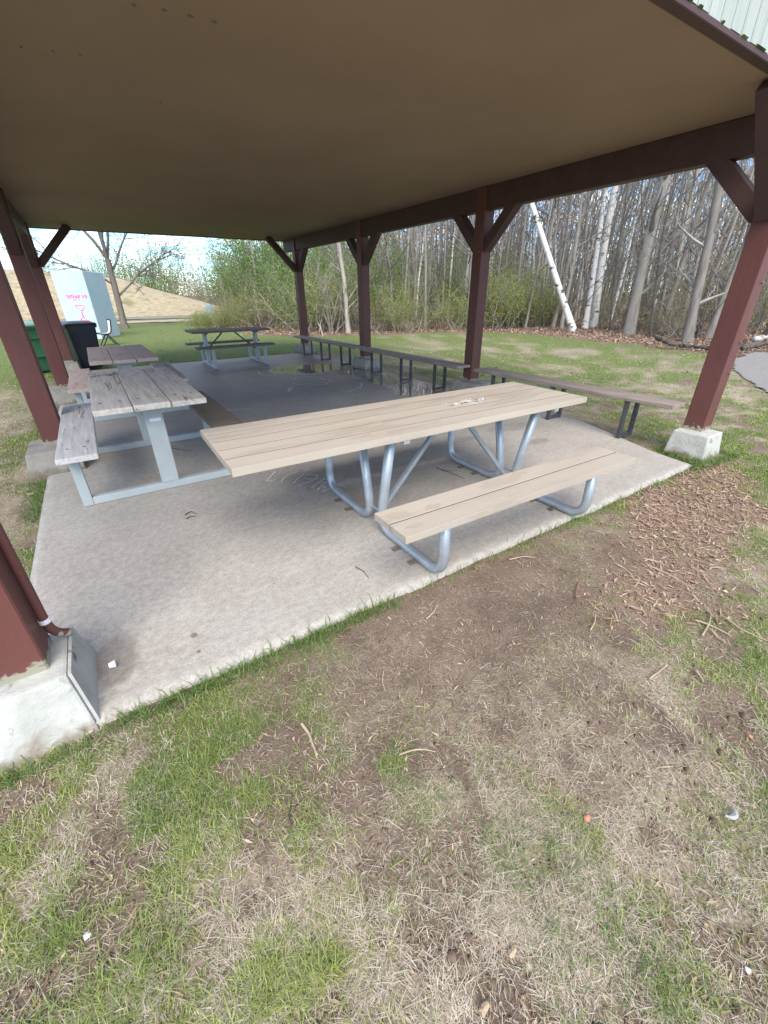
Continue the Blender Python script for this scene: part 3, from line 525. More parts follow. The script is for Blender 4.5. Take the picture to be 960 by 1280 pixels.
m = bpy.data.materials.new('damp_stain'); m.use_nodes = True; m.node_tree.nodes['Principled BSDF'].inputs['Base Color'].default_value = (.39, .34, .27, 1); m.node_tree.nodes['Principled BSDF'].inputs['Roughness'].default_value = .6; M['stain'] = m
def stain(cx, cy, rx, ry, z, parent, seed, n_=26):
    a_ = np.linspace(0, 2 * np.pi, n_, endpoint=False); r = .2 + 1.5 * fbm(np.cos(a_) * 2.2 + 7, np.sin(a_) * 2.2 + 7, seed, 5); V = np.c_[cx + rx * r * np.cos(a_), cy + ry * r * np.sin(a_), np.full(n_, z)]
    MB().add(V, [tuple(range(n_))]).build('damp_stain', M['stain'], parent)
for k_, (cx, cy, rx, ry, sd_) in enumerate(((1.42, -.285, .15, .04, 1), (1.60, -.262, .07, .025, 2), (.70, -.30, .05, .03, 3), (.90, -.32, .05, .022, 4), (.70, -.43, .05, .022, 5))): stain(cx, cy, rx, ry, .4606 + .0003 * k_, tb, sd_ + 30, 60)

# ------------------------------------------------------------------ grey framed picnic tables
def grey_table(loc, rz, label, topm, benchm, benchm2, length, group):
    t = empty('picnic_table', loc, rz, label, 'picnic table', group); hl = length / 2
    # local: y along the table, x across; top 0.75 wide
    for i in range(3):
        x0 = -.375 + i * .2525; j = (rs.random() - .5) * .03; MB().box(x0, x0 + .245, -hl + j, hl + j * .5, .705, .748 + (rs.random() - .5) * .004).build('tabletop_board', topm, t, bevel=.006, seg=2)
    for s, bm_ in ((-1, benchm), (1, benchm2)):
        x0 = -.68 if s < 0 else .425; j = (rs.random() - .5) * .05
        me_ = MB().box(x0, x0 + .255, -hl + j, hl + j, .41, .452).mesh('bench_board', bevel=.007, seg=2); link('bench_board', me_, bm_, t)
    for y in (-hl + .24, hl - .32):
        MB().box(-.565, .565, y - .03, y + .03, .001, .062).build('base_rail', M['grey_paint'], t, bevel=.004)
        MB().box(-.065, .065, y - .034, y + .034, .0625, .66).build('pillar', M['grey_paint'], t, bevel=.004)
        MB().add([(x, yy, z) for yy in (y - .032, y + .032) for x, z in ((-.30, .704), (-.12, .655), (.12, .655), (.30, .704))], [(0, 1, 2, 3), (7, 6, 5, 4), (0, 4, 5, 1), (1, 5, 6, 2), (2, 6, 7, 3), (3, 7, 4, 0)]).build('top_bar', M['grey_paint'], t)
        for s in (-1, 1): MB().box(s * .60 - .034, s * .60 + .034, y - .031, y + .031, .001, .409).build('seat_post', M['grey_paint'], t, bevel=.003)
    for y in (-hl + .24, hl - .32):
        for xb in (-.32, -.19, -.07, .06, .19, .31): MB().tube([(xb, y + .01, .744), (xb, y + .01, .7525)], .009, 7).build('bolt', M['rust'], t)
        for xb in (-.61, -.50, .50, .61): MB().tube([(xb, y + .01, .448), (xb, y + .01, .4555)], .009, 7).build('bolt', M['rust'], t)
    for d in (-1, 1): beam_between(MB(), (0, d * (hl - .28), .30), (0, d * .12, .70), .012, .03).build('cross_brace', M['dark_steel'], t)
    return t
gg = 'grey framed tables'
t1 = grey_table((.915, 2.93, 0), 0, 'picnic table with weathered grey plank top between tan table and left posts', M['grey_wood'], M['pale_wood'], M['dark_wood_x'], 1.90, gg)
t2 = grey_table((.94, 5.72, 0), 0, 'picnic table with faded pinkish plank top behind the weathered grey one', M['pink_wood'], M['pink_wood'], M['grey_wood'], 1.86, gg)
t3 = grey_table((3.32, 9.12, 0), math.pi / 2, 'picnic table with dark top alone at the lawn end of the slab', M['dark_wood_x'], M['dark_wood_x'], M['dark_wood_x'], 1.70, gg)
MB().box(-.035, .045, -.7465, -.7445, .575, .60).build('sticker', M['white_tie'], t1)
mk_ = []
for i in range(30):
    x0, y0 = -.33 + rng.random() * .2, .62 + rng.random() * .2; mk_.append(curve(np.array([(x0, y0, .752), (x0 + .02 * rng.normal(), y0 + .02 * rng.normal(), .752), (x0 + .025 * rng.normal(), y0 + .025 * rng.normal(), .752)]), 3))
m = bpy.data.materials.new('burgundy_marks'); m.use_nodes = True; m.node_tree.nodes['Principled BSDF'].inputs['Base Color'].default_value = (.10, .03, .04, 1); strokes(mk_, .012, .001).build('paint_marks', m, t1)

# ------------------------------------------------------------------ long low benches along the right side
def long_bench(x0, y0, y1, legs, label):
    t = empty('bench', (x0, y0, 0), 0, label, 'bench', 'long benches along the right posts'); Lb = y1 - y0
    for i in range(2): MB().box(i * .148, i * .148 + .14, (rs.random() - .5) * .02, Lb + (rs.random() - .5) * .02, .412, .45).build('seat_board', M['bench_wood'], t, bevel=.004)
    for y in legs:
        yy = y - y0; P = [(.035, yy), (.255, yy)]
        for x_ in (.035, .255): MB().box(x_ - .02, x_ + .02, yy - .02, yy + .02, .001, .40).build('leg', M['dark_steel'], t, bevel=.002)
        MB().box(.0555, .2345, yy - .018, yy + .018, .012, .045).build('foot_bar', M['dark_steel'], t); MB().box(.01, .28, yy - .025, yy + .025, .4005, .4115).build('seat_bracket', M['dark_steel'], t)
long_bench(5.24, .36, 3.12, (.83, 1.76, 2.75), 'long plank bench between the bleached footing post and the next post')
long_bench(5.185, 3.42, 6.40, (3.98, 4.93, 5.94), 'middle long plank bench standing beside the puddle')
long_bench(5.19, 6.62, 9.90, (7.25, 8.27, 9.32), 'farthest long plank bench ending at the corner post by the lawn')

# ------------------------------------------------------------------ bins, chair, box, sign
def loft(m_, rings):
    k_ = len(rings[0]); V = np.concatenate([np.asarray(r, float) for r in rings]); F = [(i * k_ + j, i * k_ + (j + 1) % k_, (i + 1) * k_ + (j + 1) % k_, (i + 1) * k_ + j) for i in range(len(rings) - 1) for j in range(k_)]
    F += [tuple(range(k_ - 1, -1, -1)), tuple(range((len(rings) - 1) * k_, len(rings) * k_))]; return m_.add(V, F)
def rrect(wx, wy, z, r=.05, cx=0, cy=0, n_=4):
    out = []
    for sx_, sy_, a0 in ((1, 1, 0), (-1, 1, 90), (-1, -1, 180), (1, -1, 270)):
        for i in range(n_ + 1): a_ = math.radians(a0 + 90 * i / n_); out.append((cx + sx_ * (wx / 2 - r) + r * math.cos(a_), cy + sy_ * (wy / 2 - r) + r * math.sin(a_), z))
    return out
def wheelie_bin(loc, rz, label, bm_, lm, s=1.0):
    t = empty('wheelie_bin', loc, rz, label, 'bin', 'wheeled bins'); t.scale = (s, s, s)
    loft(MB(), [rrect(.42, .50, .06), rrect(.44, .52, .10), rrect(.55, .66, .86), rrect(.55, .66, .90), rrect(.61, .72, .905), rrect(.61, .72, .955), rrect(.56, .66, .956), rrect(.55, .65, .92)]).build('body', bm_, t, smooth=False)
    loft(MB(), [rrect(.62, .76, .958, .06), rrect(.63, .77, .975, .06), rrect(.60, .74, 1.00, .07), rrect(.45, .58, 1.03, .08), rrect(.2, .3, 1.04, .08)]).build('lid', lm, t)
    MB().tube([(-.22, .40, .93), (-.22, .43, .95), (.22, .43, .95), (.22, .40, .93)], .016, 8).build('handle', bm_, t)
    for sx_ in (-1, 1):
        w_ = MB().tube([(sx_ * .235, .27, .10), (sx_ * .285, .27, .10)], .10, 20).build('wheel', M['rubber'], t); MB().tube([(sx_ * .286, .27, .10), (sx_ * .294, .27, .10)], .05, 14).build('hub', bm_, w_)
    for z in (.35, .72): MB().box(-.20, .20, .245 + z * .09, .30 + z * .09, z, z + .03).build('rib', bm_, t)
wheelie_bin((-.48, 10.75, -.06), math.radians(200), 'green wheeled bin with pale lid on the grass behind the left posts', M['bin_green'], M['lid_green'])
wheelie_bin((.46, 10.62, -.06), math.radians(15), 'dark navy wheeled bin beside the faded pinkish table', M['bin_black'], M['bin_black'], .98)

ch = empty('chair', (1.03, 16.2, -.05), math.radians(8), 'white moulded chair with black frame in front of pale blue box', 'chair')
prof_ = curve(np.array([(-.24, 0, .40), (-.10, 0, .385), (.10, 0, .385), (.17, 0, .42), (.21, 0, .55), (.25, 0, .78)]), 5)
V = []; F = []
for j, p in enumerate(prof_):
    for s, off in ((-1, 0), (-.5, -.012), (0, -.016), (.5, -.012), (1, 0)): V.append((p[0], s * .22, p[2] + off))
kk = len(prof_); F = [(j * 5 + i, j * 5 + i + 1, (j + 1) * 5 + i + 1, (j + 1) * 5 + i) for j in range(kk - 1) for i in range(4)]
V2 = [(x + .012, y, z - .012) for x, y, z in V]; nb_ = len(V); F += [tuple(nb_ + i for i in reversed(f)) for f in F[:]]
rim = [i for i in range(5)] + [j * 5 + 4 for j in range(1, kk)] + [(kk - 1) * 5 + i for i in (3, 2, 1, 0)] + [j * 5 for j in range(kk - 2, 0, -1)]
F += [(rim[i], nb_ + rim[i], nb_ + rim[(i + 1) % len(rim)], rim[(i + 1) % len(rim)]) for i in range(len(rim))]
MB().add(V + V2, F).build('seat_shell', M['white_seat'], ch, smooth=True)
for s in (-1, 1):
    yy = s * .24
    MB().tube(curve(np.array([(-.24, yy, .40), (.0, yy, .37), (.16, yy, .40), (.22, yy, .55), (.265, yy, .79)]), 5), .022, 6).build('side_rail', M['rubber'], ch)
    MB().tube([(.12, yy, .39), (-.14, yy, .0)], .018, 6).build('leg', M['rubber'], ch); MB().tube([(.06, yy, .38), (.32, yy, .0)], .018, 6).build('leg', M['rubber'], ch)
MB().tube([(.262, -.24, .785), (.262, .24, .785)], .02, 6).build('back_rail', M['rubber'], ch)

bxr = empty('storage_box', (1.00, 19.0, -.05), math.radians(-25), 'tall pale blue box with pink spray graffiti beyond the bins', 'box')
MB().box(-1.08, 0, 0, 1.70, 0, 2.30).build('body', M['box'], bxr, bevel=.015)
def face(pts): return [(x, -.004, z) for x, z in pts]
# letters: u-z-a-y-g-o-n-a like scrawl, and a goblet
Lw = []
xs0 = -.80; zt = 1.40
def gl(i, pts): return face([(xs0 + i * .088 + p[0] * .085, zt + p[1] * .17) for p in pts])
Lw += [gl(0, [(-.5, .9), (.1, .95), (.3, .5), (.35, 0), (.8, .1), (.9, .8)]), gl(1, [(.1, .8), (.15, 0), (.7, 0), (.8, .8)]), gl(2, [(.8, .8), (.2, .8), (.1, .3), (.7, .2), (.8, .8), (.8, -.3), (.3, -.4)]), gl(3, [(.1, .7), (.3, .1), (.6, .1), (.8, .7), (.7, -.3), (.1, -.35)]),
       gl(4, [(.8, .7), (.2, .7), (.1, .2), (.7, .1), (.8, .7), (.85, -.2), (.3, -.4)]), gl(5, [(.1, .4), (.7, .45), (.6, .8), (.2, .7), (.1, .2), (.7, .05)]), gl(6, [(.1, 0), (.15, .8), (.6, .8), (.8, .1)]), gl(7, [(.7, .8), (.2, .75), (.1, .1), (.7, .1), (.8, .9), (.85, 0)])]
Lw += [face([(-.60, 1.18), (-.24, 1.17), (-.34, 1.05), (-.44, .98), (-.52, 1.06), (-.60, 1.18)]), face([(-.44, .98), (-.44, .80), (-.58, .66), (-.32, .66), (-.43, .82)]), face([(-.44, .95), (-.42, .72)]), face([(-.58, .665), (-.25, .665)]), face([(-.60, .64), (-.23, .645)]), face([(-.5, .7), (-.36, .7)])]
strokes(Lw, .035, .0, (0, -1, 0)).build('graffiti', M['pink'], bxr)
strokes([face([(-.2, 1.12), (-.12, 1.16), (-.10, 1.08), (-.02, 1.13)]), face([(-.02, 1.08), (.0, 1.2)]), face([(-.15, 1.45), (-.08, 1.52), (-.04, 1.4)])], .018, .0, (0, -1, 0)).build('graffiti', M['grey_tag'], bxr)

sg = empty('sign', (7.75, 30.8, 0), .1, 'small pale blue sign standing by the road near the hill', 'sign')
MB().box(-.24, .24, -.012, .012, .35, .80).build('panel', M['sign'], sg, bevel=.008); MB().box(-.03, .03, .013, .05, -.1, .78).build('post', M['grey_paint'], sg)

# ------------------------------------------------------------------ trees
def rot_about(v, ax, an):
    ax = ax / (np.linalg.norm(ax) + 1e-9); return v * math.cos(an) + np.cross(ax, v) * math.sin(an) + ax * (ax @ v) * (1 - math.cos(an))
def limb(r, p, d, L_, r0, r1, n_, wob, up):
    P = [np.array(p, float)]; d = np.array(d, float); st = L_ / n_
    for i in range(n_):
        d = d + wob * r.normal(size=3) + np.array([0, 0, up]); d /= np.linalg.norm(d); P.append(P[-1] + d * st)
    return np.array(P), np.linspace(r0, r1, n_ + 1)
def leaf_cloud(r, anchors, n_, size, c_lo, c_hi, spread):
    a_ = anchors[r.integers(0, len(anchors), n_)] + r.normal(size=(n_, 3)) * spread
    nrm = r.normal(size=(n_, 3)); nrm /= np.linalg.norm(nrm, axis=1)[:, None]; t = np.cross(nrm, r.normal(size=(n_, 3))); t /= np.linalg.norm(t, axis=1)[:, None]; bt_ = np.cross(nrm, t)
    s = size * r.uniform(.6, 1.3, n_)[:, None]; V = np.empty((n_, 4, 3)); V[:, 0] = a_ - t * s; V[:, 1] = a_ + bt_ * s * .55; V[:, 2] = a_ + t * s; V[:, 3] = a_ - bt_ * s * .55
    me_ = mesh_arrays('foliage', V.reshape(-1, 3), np.arange(4 * n_), np.arange(n_) * 4, np.full(n_, 4))
    u = r.random((n_, 1)); c_ = np.array(c_lo) * (1 - u) + np.array(c_hi) * u; c_ = np.repeat(np.c_[c_, np.ones(n_)], 4, 0)
    at = me_.attributes.new('tint', 'FLOAT_COLOR', 'POINT'); at.data.foreach_set('color', c_.astype(np.float32).ravel()); return me_
def make_tree(seed, H, r0, h0=.22, nb=26, blen=.22, lean=(0, 0), wob=.025, twigs=4, low=0, top_r=.12, up=.06, elev=(.35, .95), trunk_sides=9):
    r = np.random.default_rng(seed); T = MB(); C = MB()
    P, R = limb(r, (0, 0, -.15), (lean[0], lean[1], 1), H, r0, r0 * top_r, 14, wob, 0.02); R[0] *= 1.35; T.tube(P, R, trunk_sides, cap=False)
    s = np.linspace(0, 1, len(P))
    for b in range(nb + low):
        t = h0 + (1 - h0) * (b / nb) ** .9 * .97 if b < nb else .06 + .2 * r.random()
        p = np.array([np.interp(t, s, P[:, k]) for k in range(3)]); rr = np.interp(t, s, R); az = r.random() * 6.283; el = r.uniform(*elev)
        d = np.array([math.cos(az) * math.cos(el), math.sin(az) * math.cos(el), math.sin(el)])
        Lb = H * blen * (1.15 - .75 * t) * r.uniform(.6, 1.25) * (1 if b < nb else .35)
        bp_, br = limb(r, p, d, Lb, min(rr * .55, .045 + r0 * .12), .006, 5, .11, up); C.tube(bp_, br, 4, cap=False)
        for q_ in range(twigs):
            tt = r.uniform(.25, 1); i = tt * 5; i0_ = min(int(i), 4); pp_ = bp_[i0_] + (bp_[i0_ + 1] - bp_[i0_]) * (i - i0_); dd = bp_[i0_ + 1] - bp_[i0_]; dd /= np.linalg.norm(dd); dd = dd + .75 * r.normal(size=3); dd /= np.linalg.norm(dd)
            tp, tr = limb(r, pp_, dd, Lb * r.uniform(.2, .5), .010, .004, 3, .16, .07); C.tube(tp, tr, 3, cap=False)
            for k in range(2):
                j = r.integers(1, 4); d3 = tp[j] - tp[j - 1]; d3 /= np.linalg.norm(d3); d3 += .8 * r.normal(size=3); d3 /= np.linalg.norm(d3); t3_, r3 = limb(r, tp[j], d3, Lb * r.uniform(.1, .25), .006, .003, 2, .15, .06); C.tube(t3_, r3, 3, cap=False)
    return T.mesh('trunk', True), C.mesh('crown')
def place_tree(meshes, name, mats, x, y, s, rz, label, cat='tree', group=None, tilt=(0, 0), zs=1.0):
    t = empty(name, (x, y, float(ground_z(x, y)) - .03), rz, label, cat, group); t.scale = (s, s, s * zs); t.rotation_euler = (tilt[0], tilt[1], rz)
    for me_, nm, mt in zip(meshes, ('trunk', 'crown'), mats): link(nm, me_, mt, t)
    return t
bare = [make_tree(100 + i, 15, .10 + .02 * (i % 3), .16 + .1 * (i % 4), 24, .20 + .03 * (i % 3), low=5, twigs=6, lean=(.03 * (i % 3 - 1), .02)) for i in range(7)]
for t_, c_ in bare: t_.materials.append(M['bark']); c_.materials.append(M['twig'])
thin = [make_tree(200 + i, 9, .04, .12, 20, .20, low=4, twigs=4, wob=.05) for i in range(5)]
def sap_leaves(seed, n_, c_lo, c_hi):
    r = np.random.default_rng(seed); A = np.c_[r.normal(size=(400, 2)) * .75, r.uniform(.6, 7.5, 400)]; A[:, :2] *= np.clip(1.3 - A[:, 2:] / 9, .2, 1); return leaf_cloud(r, A, n_, .034, c_lo, c_hi, .12)
for t_, c_ in thin: t_.materials.append(M['bark_brown'] if i % 2 else M['bark']); c_.materials.append(M['twig'])
sapf = [sap_leaves(500 + i, (420, 260, 520, 160, 340)[i], (.24, .26, .08), (.44, .44, .16)) for i in range(5)]
for f_ in sapf: f_.materials.append(M['leaf'])
birch = [make_tree(300 + i, 13, .115, .42, 20, .17, twigs=5, wob=.022) for i in range(3)]
for t_, c_ in birch: t_.materials.append(M['birch']); c_.materials.append(M['twig'])
gp = lambda px, py: ground_at(px, py, -.05)[:2]
def tilt_dir(dx, dy, ang): return (-dy * ang, dx * ang)     # lean toward (dx, dy)
b = gp(718, 416); place_tree(birch[0], 'birch_tree', (None, None), b[0], b[1], 1.08, 0, 'white birch leaning steeply over the leaf litter', 'birch', None, tilt_dir(-.557, .83, .50), 1.3)
for px_, py_, s, lab, mi, tl in ((731, 411, 1.05, 'slim upright white birch beside the steeply leaning birch', 1, (0, .0)), (741, 410, 1.45, 'thick white birch next to the slim upright birch', 2, (.03, -.05)), (762, 402, .75, 'slender white birch leaning right deep in the woods', 1, (0, .1))):
    b = gp(px_, py_); place_tree(birch[mi], 'birch_tree', (None, None), b[0], b[1], s, rng.random() * 6, lab, 'birch', None, tl)
for px_, py_ in ((690, 400), (813, 398), (800, 399), (835, 397), (560, 402), (585, 400), (660, 399), (868, 400), (905, 402), (520, 404)):
    b = gp(px_, py_); place_tree(birch[int(rng.integers(3))], 'birch_tree', (None, None), b[0], b[1], rng.uniform(.5, .75), rng.random() * 6, 'thin pale birch trunk deep among the grey trees', 'birch', 'thin birches in the woods', (rng.normal() * .05, rng.normal() * .05))
for px_, py_, s, lab in ((786, 419, 1.45, 'stout grey tree trunk right of the birches at the edge of the woods'), (858, 429, 1.0, 'stout smooth grey tree standing behind the fallen log'), (884, 424, .9, 'grey tree just behind the stout smooth one by the log'), (436, 417, .7, 'grey tree at the edge of the litter behind the middle bench'), (590, 412, .9, 'dark trunk standing close behind the second right post'), (825, 412, .95, 'tall grey trunk between the birches and the fallen log')):
    b = gp(px_, py_); place_tree(bare[int(rng.integers(7))], 'bare_tree', (None, None), b[0], b[1], s, rng.random() * 6, lab, 'tree', None, (rng.normal() * .03, rng.normal() * .03))
# the woods: individual trees
def zone(x, y):
    v_ = RC @ (np.array([x, y, 0.]) - CAM); u_ = 480 + FPX * v_[0] / v_[2]
    return 'behind the lone dark table' if u_ < 385 else 'behind the farthest bench' if u_ < 470 else 'behind the middle bench' if u_ < 600 else 'left of the leaning birch' if u_ < 712 else 'right of the white birches' if u_ < 830 else 'beyond the fallen logs'
pts = []; tries = 0
while len(pts) < 330 and tries < 30000:
    tries += 1; dd = rng.random() ** .8; y = rng.uniform(-4, 50); x = forest_edge(y) + .6 + dd * 30
    v = RC @ (np.array([x, y, 1.4]) - CAM); uu_ = 480 + FPX * v[0] / v[2] if v[2] > 0 else 9999
    if not (-10 < uu_ < 1060) or np.hypot(x, y) > 52: continue
    if uu_ < 395 and rng.random() < .6: continue
    if all((x - a_) ** 2 + (y - b_) ** 2 > 1.0 for a_, b_ in pts): pts.append((x, y))
for i, (x, y) in enumerate(pts):
    dist = math.hypot(x - CAM[0], y - CAM[1])
    if i % 5 < 2: st_ = place_tree(thin[i % 5], 'sapling', (None, None), x, y, rng.uniform(.7, 1.2), rng.random() * 6, 'thin sapling with first yellow-green leaves in the woods ' + zone(x, y), 'sapling', 'saplings in first leaf ' + zone(x, y), (rng.normal() * .08, rng.normal() * .08))
    if i % 5 < 2: link('foliage', sapf[int(rng.integers(5))], None, st_)
    else: place_tree(bare[i % 7], 'bare_tree', (None, None), x, y, (sc_ := rng.uniform(.42, .85)), rng.random() * 6, 'slender leafless grey tree in the woods ' + zone(x, y), 'tree', 'leafless trees ' + zone(x, y), (rng.normal() * .04, rng.normal() * .04), max(1, .85 / sc_))
# far woods: one mass of trunks and twigs
T = MB(); r = np.random.default_rng(5); nfar = 0
while nfar < 1150:
    y = r.uniform(-10, 150); x = forest_edge(y) + r.uniform(14, 75) if r.random() < .75 else r.uniform(-70, 45)
    if x < forest_edge(y) + 14 and y < 84: continue
    if x < 10 and y < 84: continue
    v = RC @ (np.array([x, y, 4.]) - CAM)
    if v[2] < 1 or not (-150 < 480 + FPX * v[0] / v[2] < 1150): continue
    fl = x < 40 and y > 60; H = r.uniform(6, 10) if fl else r.uniform(9, 16); rad = r.uniform(.05, .13); P, R = limb(r, (x, y, -.2), (r.normal() * .05, r.normal() * .05, 1), H, rad, .02, 4, .03, 0); T.tube(P, R, 4, cap=False); nfar += 1
    for k in range(20 if fl else 13):
        t = r.uniform(.1, .98); p = np.array([np.interp(t, np.linspace(0, 1, 5), P[:, j]) for j in range(3)]); az = r.random() * 6.28; d = (math.cos(az), math.sin(az), r.uniform(.3, 1.5)); bp_, br = limb(r, p, d, H * .26 * (1.2 - t), .028, .012, 2, .2, .1); T.tube(bp_, br, 3, cap=False)
tag(T.build('distant_woods', M['twig']), 'grey brown mass of leafless woods in the far distance', 'woods', kind='stuff')

# far haze of buds and first leaves
nf = 95000; fy = r.uniform(10, 130, nf); fx = forest_edge(fy) + r.uniform(6, 60, nf); alt = r.random(nf) < .45; fx[alt] = r.uniform(-60, 45, alt.sum()); fy[alt] = r.uniform(84, 130, alt.sum())
cl_ = fbm(fx * .35, fy * .35, 71); fz = r.gamma(2.2, 1.5, nf) * (.4 + cl_ * 1.2) * np.where(fx < 6, .55, 1); far_ok = (cl_ > .42) & ((fx > forest_edge(fy) + 6) | (fy > 84)); A_ = np.stack([fx, fy, fz], 1)[far_ok]
def bud_mesh(A_):
    n_ = len(A_); nrm = r.normal(size=(n_, 3)); nrm /= np.linalg.norm(nrm, axis=1)[:, None]; t_ = np.cross(nrm, r.normal(size=(n_, 3))); t_ /= np.linalg.norm(t_, axis=1)[:, None]; b_ = np.cross(nrm, t_); s_ = (np.hypot(A_[:, 0], A_[:, 1]) * .0014 * r.uniform(.6, 1.4, n_))[:, None]
    V_ = np.empty((n_, 4, 3)); V_[:, 0] = A_ - t_ * s_; V_[:, 1] = A_ + b_ * s_ * .6; V_[:, 2] = A_ + t_ * s_; V_[:, 3] = A_ - b_ * s_ * .6
    me_ = mesh_arrays('distant_buds', V_.reshape(-1, 3), np.arange(4 * n_), np.arange(n_) * 4, np.full(n_, 4)); u_ = r.random((n_, 1)); g_ = (fbm(A_[:, 0] * .12, A_[:, 1] * .12, 73) > .5)[:, None]
    c_ = np.where(g_, np.array((.20, .23, .08)) * (1 - u_) + np.array((.33, .36, .14)) * u_, np.array((.22, .17, .12)) * (1 - u_) + np.array((.34, .28, .19)) * u_)
    at = me_.attributes.new('tint', 'FLOAT_COLOR', 'POINT'); at.data.foreach_set('color', np.repeat(np.c_[c_, np.ones(n_)], 4, 0).astype(np.float32).ravel()); return me_
tag(link('distant_buds', bud_mesh(A_), M['leaf']), 'haze of buds and first leaves through the far woods', 'foliage', kind='stuff')

# lone tree on the lawn by the road
def big_tree(seed):
    r = np.random.default_rng(seed); T = MB(); C = MB()
    P, R = limb(r, (0, 0, -.15), (0, 0, 1), 3.2, .155, .125, 6, .015, .02); R[0] = .24; T.tube(P, R, 12, cap=False); topp = P[-1]
    limbs = [(P[3], (.95, .1, .55), 3.4, .09), (P[4], (-.8, -.3, .6), 4.0, .08), (P[5], (.7, .5, .8), 4.2, .09)]
    for az, el, L_, rr in ((0.1, 1.2, 6, .12), (1.9, 1.15, 6, .11), (3.3, 1.0, 5.5, .12), (4.6, 1.1, 6, .11), (5.5, 1.35, 6.5, .13)): limbs.append((topp, (math.cos(az) * math.cos(el), math.sin(az) * math.cos(el), math.sin(el)), L_, rr))
    def grow(p, d, L_, rr, lev):
        n_ = 7 if lev == 0 else 5 if lev == 1 else 3; bp_, br = limb(r, p, d, L_, rr, max(rr * .25, .005), n_, .10 if lev < 2 else .16, .03); (T if lev == 0 else C).tube(bp_, br, 6 if lev == 0 else 4 if lev == 1 else 3, cap=False)
        if lev < 3:
            for k in range((11, 7, 5)[lev]):
                t = r.uniform(.22, 1) * n_; i = min(int(t), n_ - 1); pp_ = bp_[i] + (bp_[i + 1] - bp_[i]) * (t - i); dd = bp_[i + 1] - bp_[i]; dd /= np.linalg.norm(dd); dd = dd + .7 * r.normal(size=3); dd /= np.linalg.norm(dd)
                grow(pp_, dd, L_ * r.uniform(.3, .55), max(rr * .38, .007), lev + 1)
    for p, d, L_, rr in limbs: grow(p, np.array(d) / np.linalg.norm(d), L_, rr * .62, 0)
    return T.mesh('trunk', True), C.mesh('crown')
bt = big_tree(21); b = gp(151, 411)
place_tree(bt, 'bare_tree', (M['bark_brown'], M['twig']), b[0] + .2, b[1], 1.0, 0, 'lone spreading leafless tree on the lawn behind the pale blue box', 'tree')
bt2 = big_tree(44); place_tree(bt2, 'bare_tree', (M['bark_brown'], M['twig']), -9.0, 27.0, 1.0, 2, 'spreading leafless tree by the road left of the bins', 'tree')

# leafy shrubs and young trees
def make_shrub(seed, H, spread, nst, nleaf, lsize, c_lo, c_hi, sp=.16):
    r = np.random.default_rng(seed); T = MB(); anch = []
    for k in range(nst):
        az = r.random() * 6.28; el = r.uniform(.75, 1.45); d = (math.cos(az) * math.cos(el), math.sin(az) * math.cos(el), math.sin(el)); p = np.array([r.normal() * .18 * spread, r.normal() * .18 * spread, -.08])
        bp_, br = limb(r, p, d, H * r.uniform(.6, 1.1), .022 * H / 2.5, .005, 7, .09, .01); T.tube(bp_, br, 4, cap=False); anch += list(bp_[2:])
        for q_ in range(7):
            j = r.integers(2, 7); d2 = bp_[j] - bp_[j - 1]; d2 /= np.linalg.norm(d2); d2 += .7 * r.normal(size=3); d2 /= np.linalg.norm(d2); tp, tr = limb(r, bp_[j], d2, H * r.uniform(.15, .4), .009, .003, 4, .13, .03); T.tube(tp, tr, 3, cap=False); anch += list(tp[1:])
    return T.mesh('stems'), leaf_cloud(r, np.array(anch), nleaf, lsize, c_lo, c_hi, sp)
YG = ((.20, .25, .06), (.38, .42, .12)); MG = ((.12, .22, .05), (.25, .38, .10)); OL = ((.22, .21, .09), (.36, .33, .15))
shr = [make_shrub(400, 2.6, 2, 16, 3400, .038, *YG), make_shrub(401, 3.6, 2, 18, 4200, .045, *MG), make_shrub(402, 2.0, 2, 16, 1300, .032, *OL), make_shrub(403, 3.2, 2, 16, 1000, .032, *YG), make_shrub(404, 4.6, 2, 22, 7000, .05, *MG, .22), make_shrub(405, 1.5, 2, 16, 2600, .032, *YG)]
for s_, f_ in shr: s_.materials.append(M['twig']); f_.materials.append(M['leaf'])
SL = ['yellow-green leafing shrub', 'fresh green leafing shrub', 'olive brown twiggy shrub', 'sparse yellow-green shrub', 'tall bright green bush', 'low yellow-green bush']
def shrub(k, x, y, s, label=None):
    zn = zone(x, y) if k != 5 else 'by the road end beyond the lone dark table'
    t = empty('shrub', (x, y, float(ground_z(x, y))), rng.random() * 6, label or SL[k] + ' ' + zn, 'shrub', None if label else 'shrubs like the ' + SL[k] + ' ' + zn); t.scale = (s, s, s)
    link('stems', shr[k][0], None, t); link('foliage', shr[k][1], None, t)
for px_, py_, k, s in ((355, 404, 4, 1.15), (338, 403, 1, 1.2), (372, 412, 1, 1.0), (395, 415, 0, 1.15), (415, 416, 3, 1.1), (320, 404, 3, 1.3), (305, 404, 2, 1.3), (345, 410, 2, 1.2), (328, 408, 0, .9), (300, 407, 0, .8), (285, 409, 2, .8),
                       (360, 400, 4, 1.1), (405, 408, 4, .9), (430, 412, 0, 1.1), (450, 414, 3, 1.0), (475, 415, 2, .9), (490, 414, 0, .8), (505, 416, 0, .75), (520, 412, 3, 1.0), (545, 411, 2, .8), (565, 413, 0, .7), (480, 405, 4, .9), (535, 404, 3, 1.2), (600, 408, 2, .9), (625, 407, 3, .9), (645, 408, 2, .8),
                       (680, 407, 3, .9), (700, 408, 2, .7), (755, 411, 2, .8), (800, 413, 3, .9), (815, 420, 2, .5), (845, 418, 2, .7), (890, 415, 3, .8), (575, 402, 4, .8), (640, 401, 3, 1.1), (930, 415, 2, .8), (950, 412, 3, .8), (465, 408, 1, .8), (440, 405, 1, 1.0)):
    b = gp(px_, py_); shrub(k, b[0], b[1], s * .9)
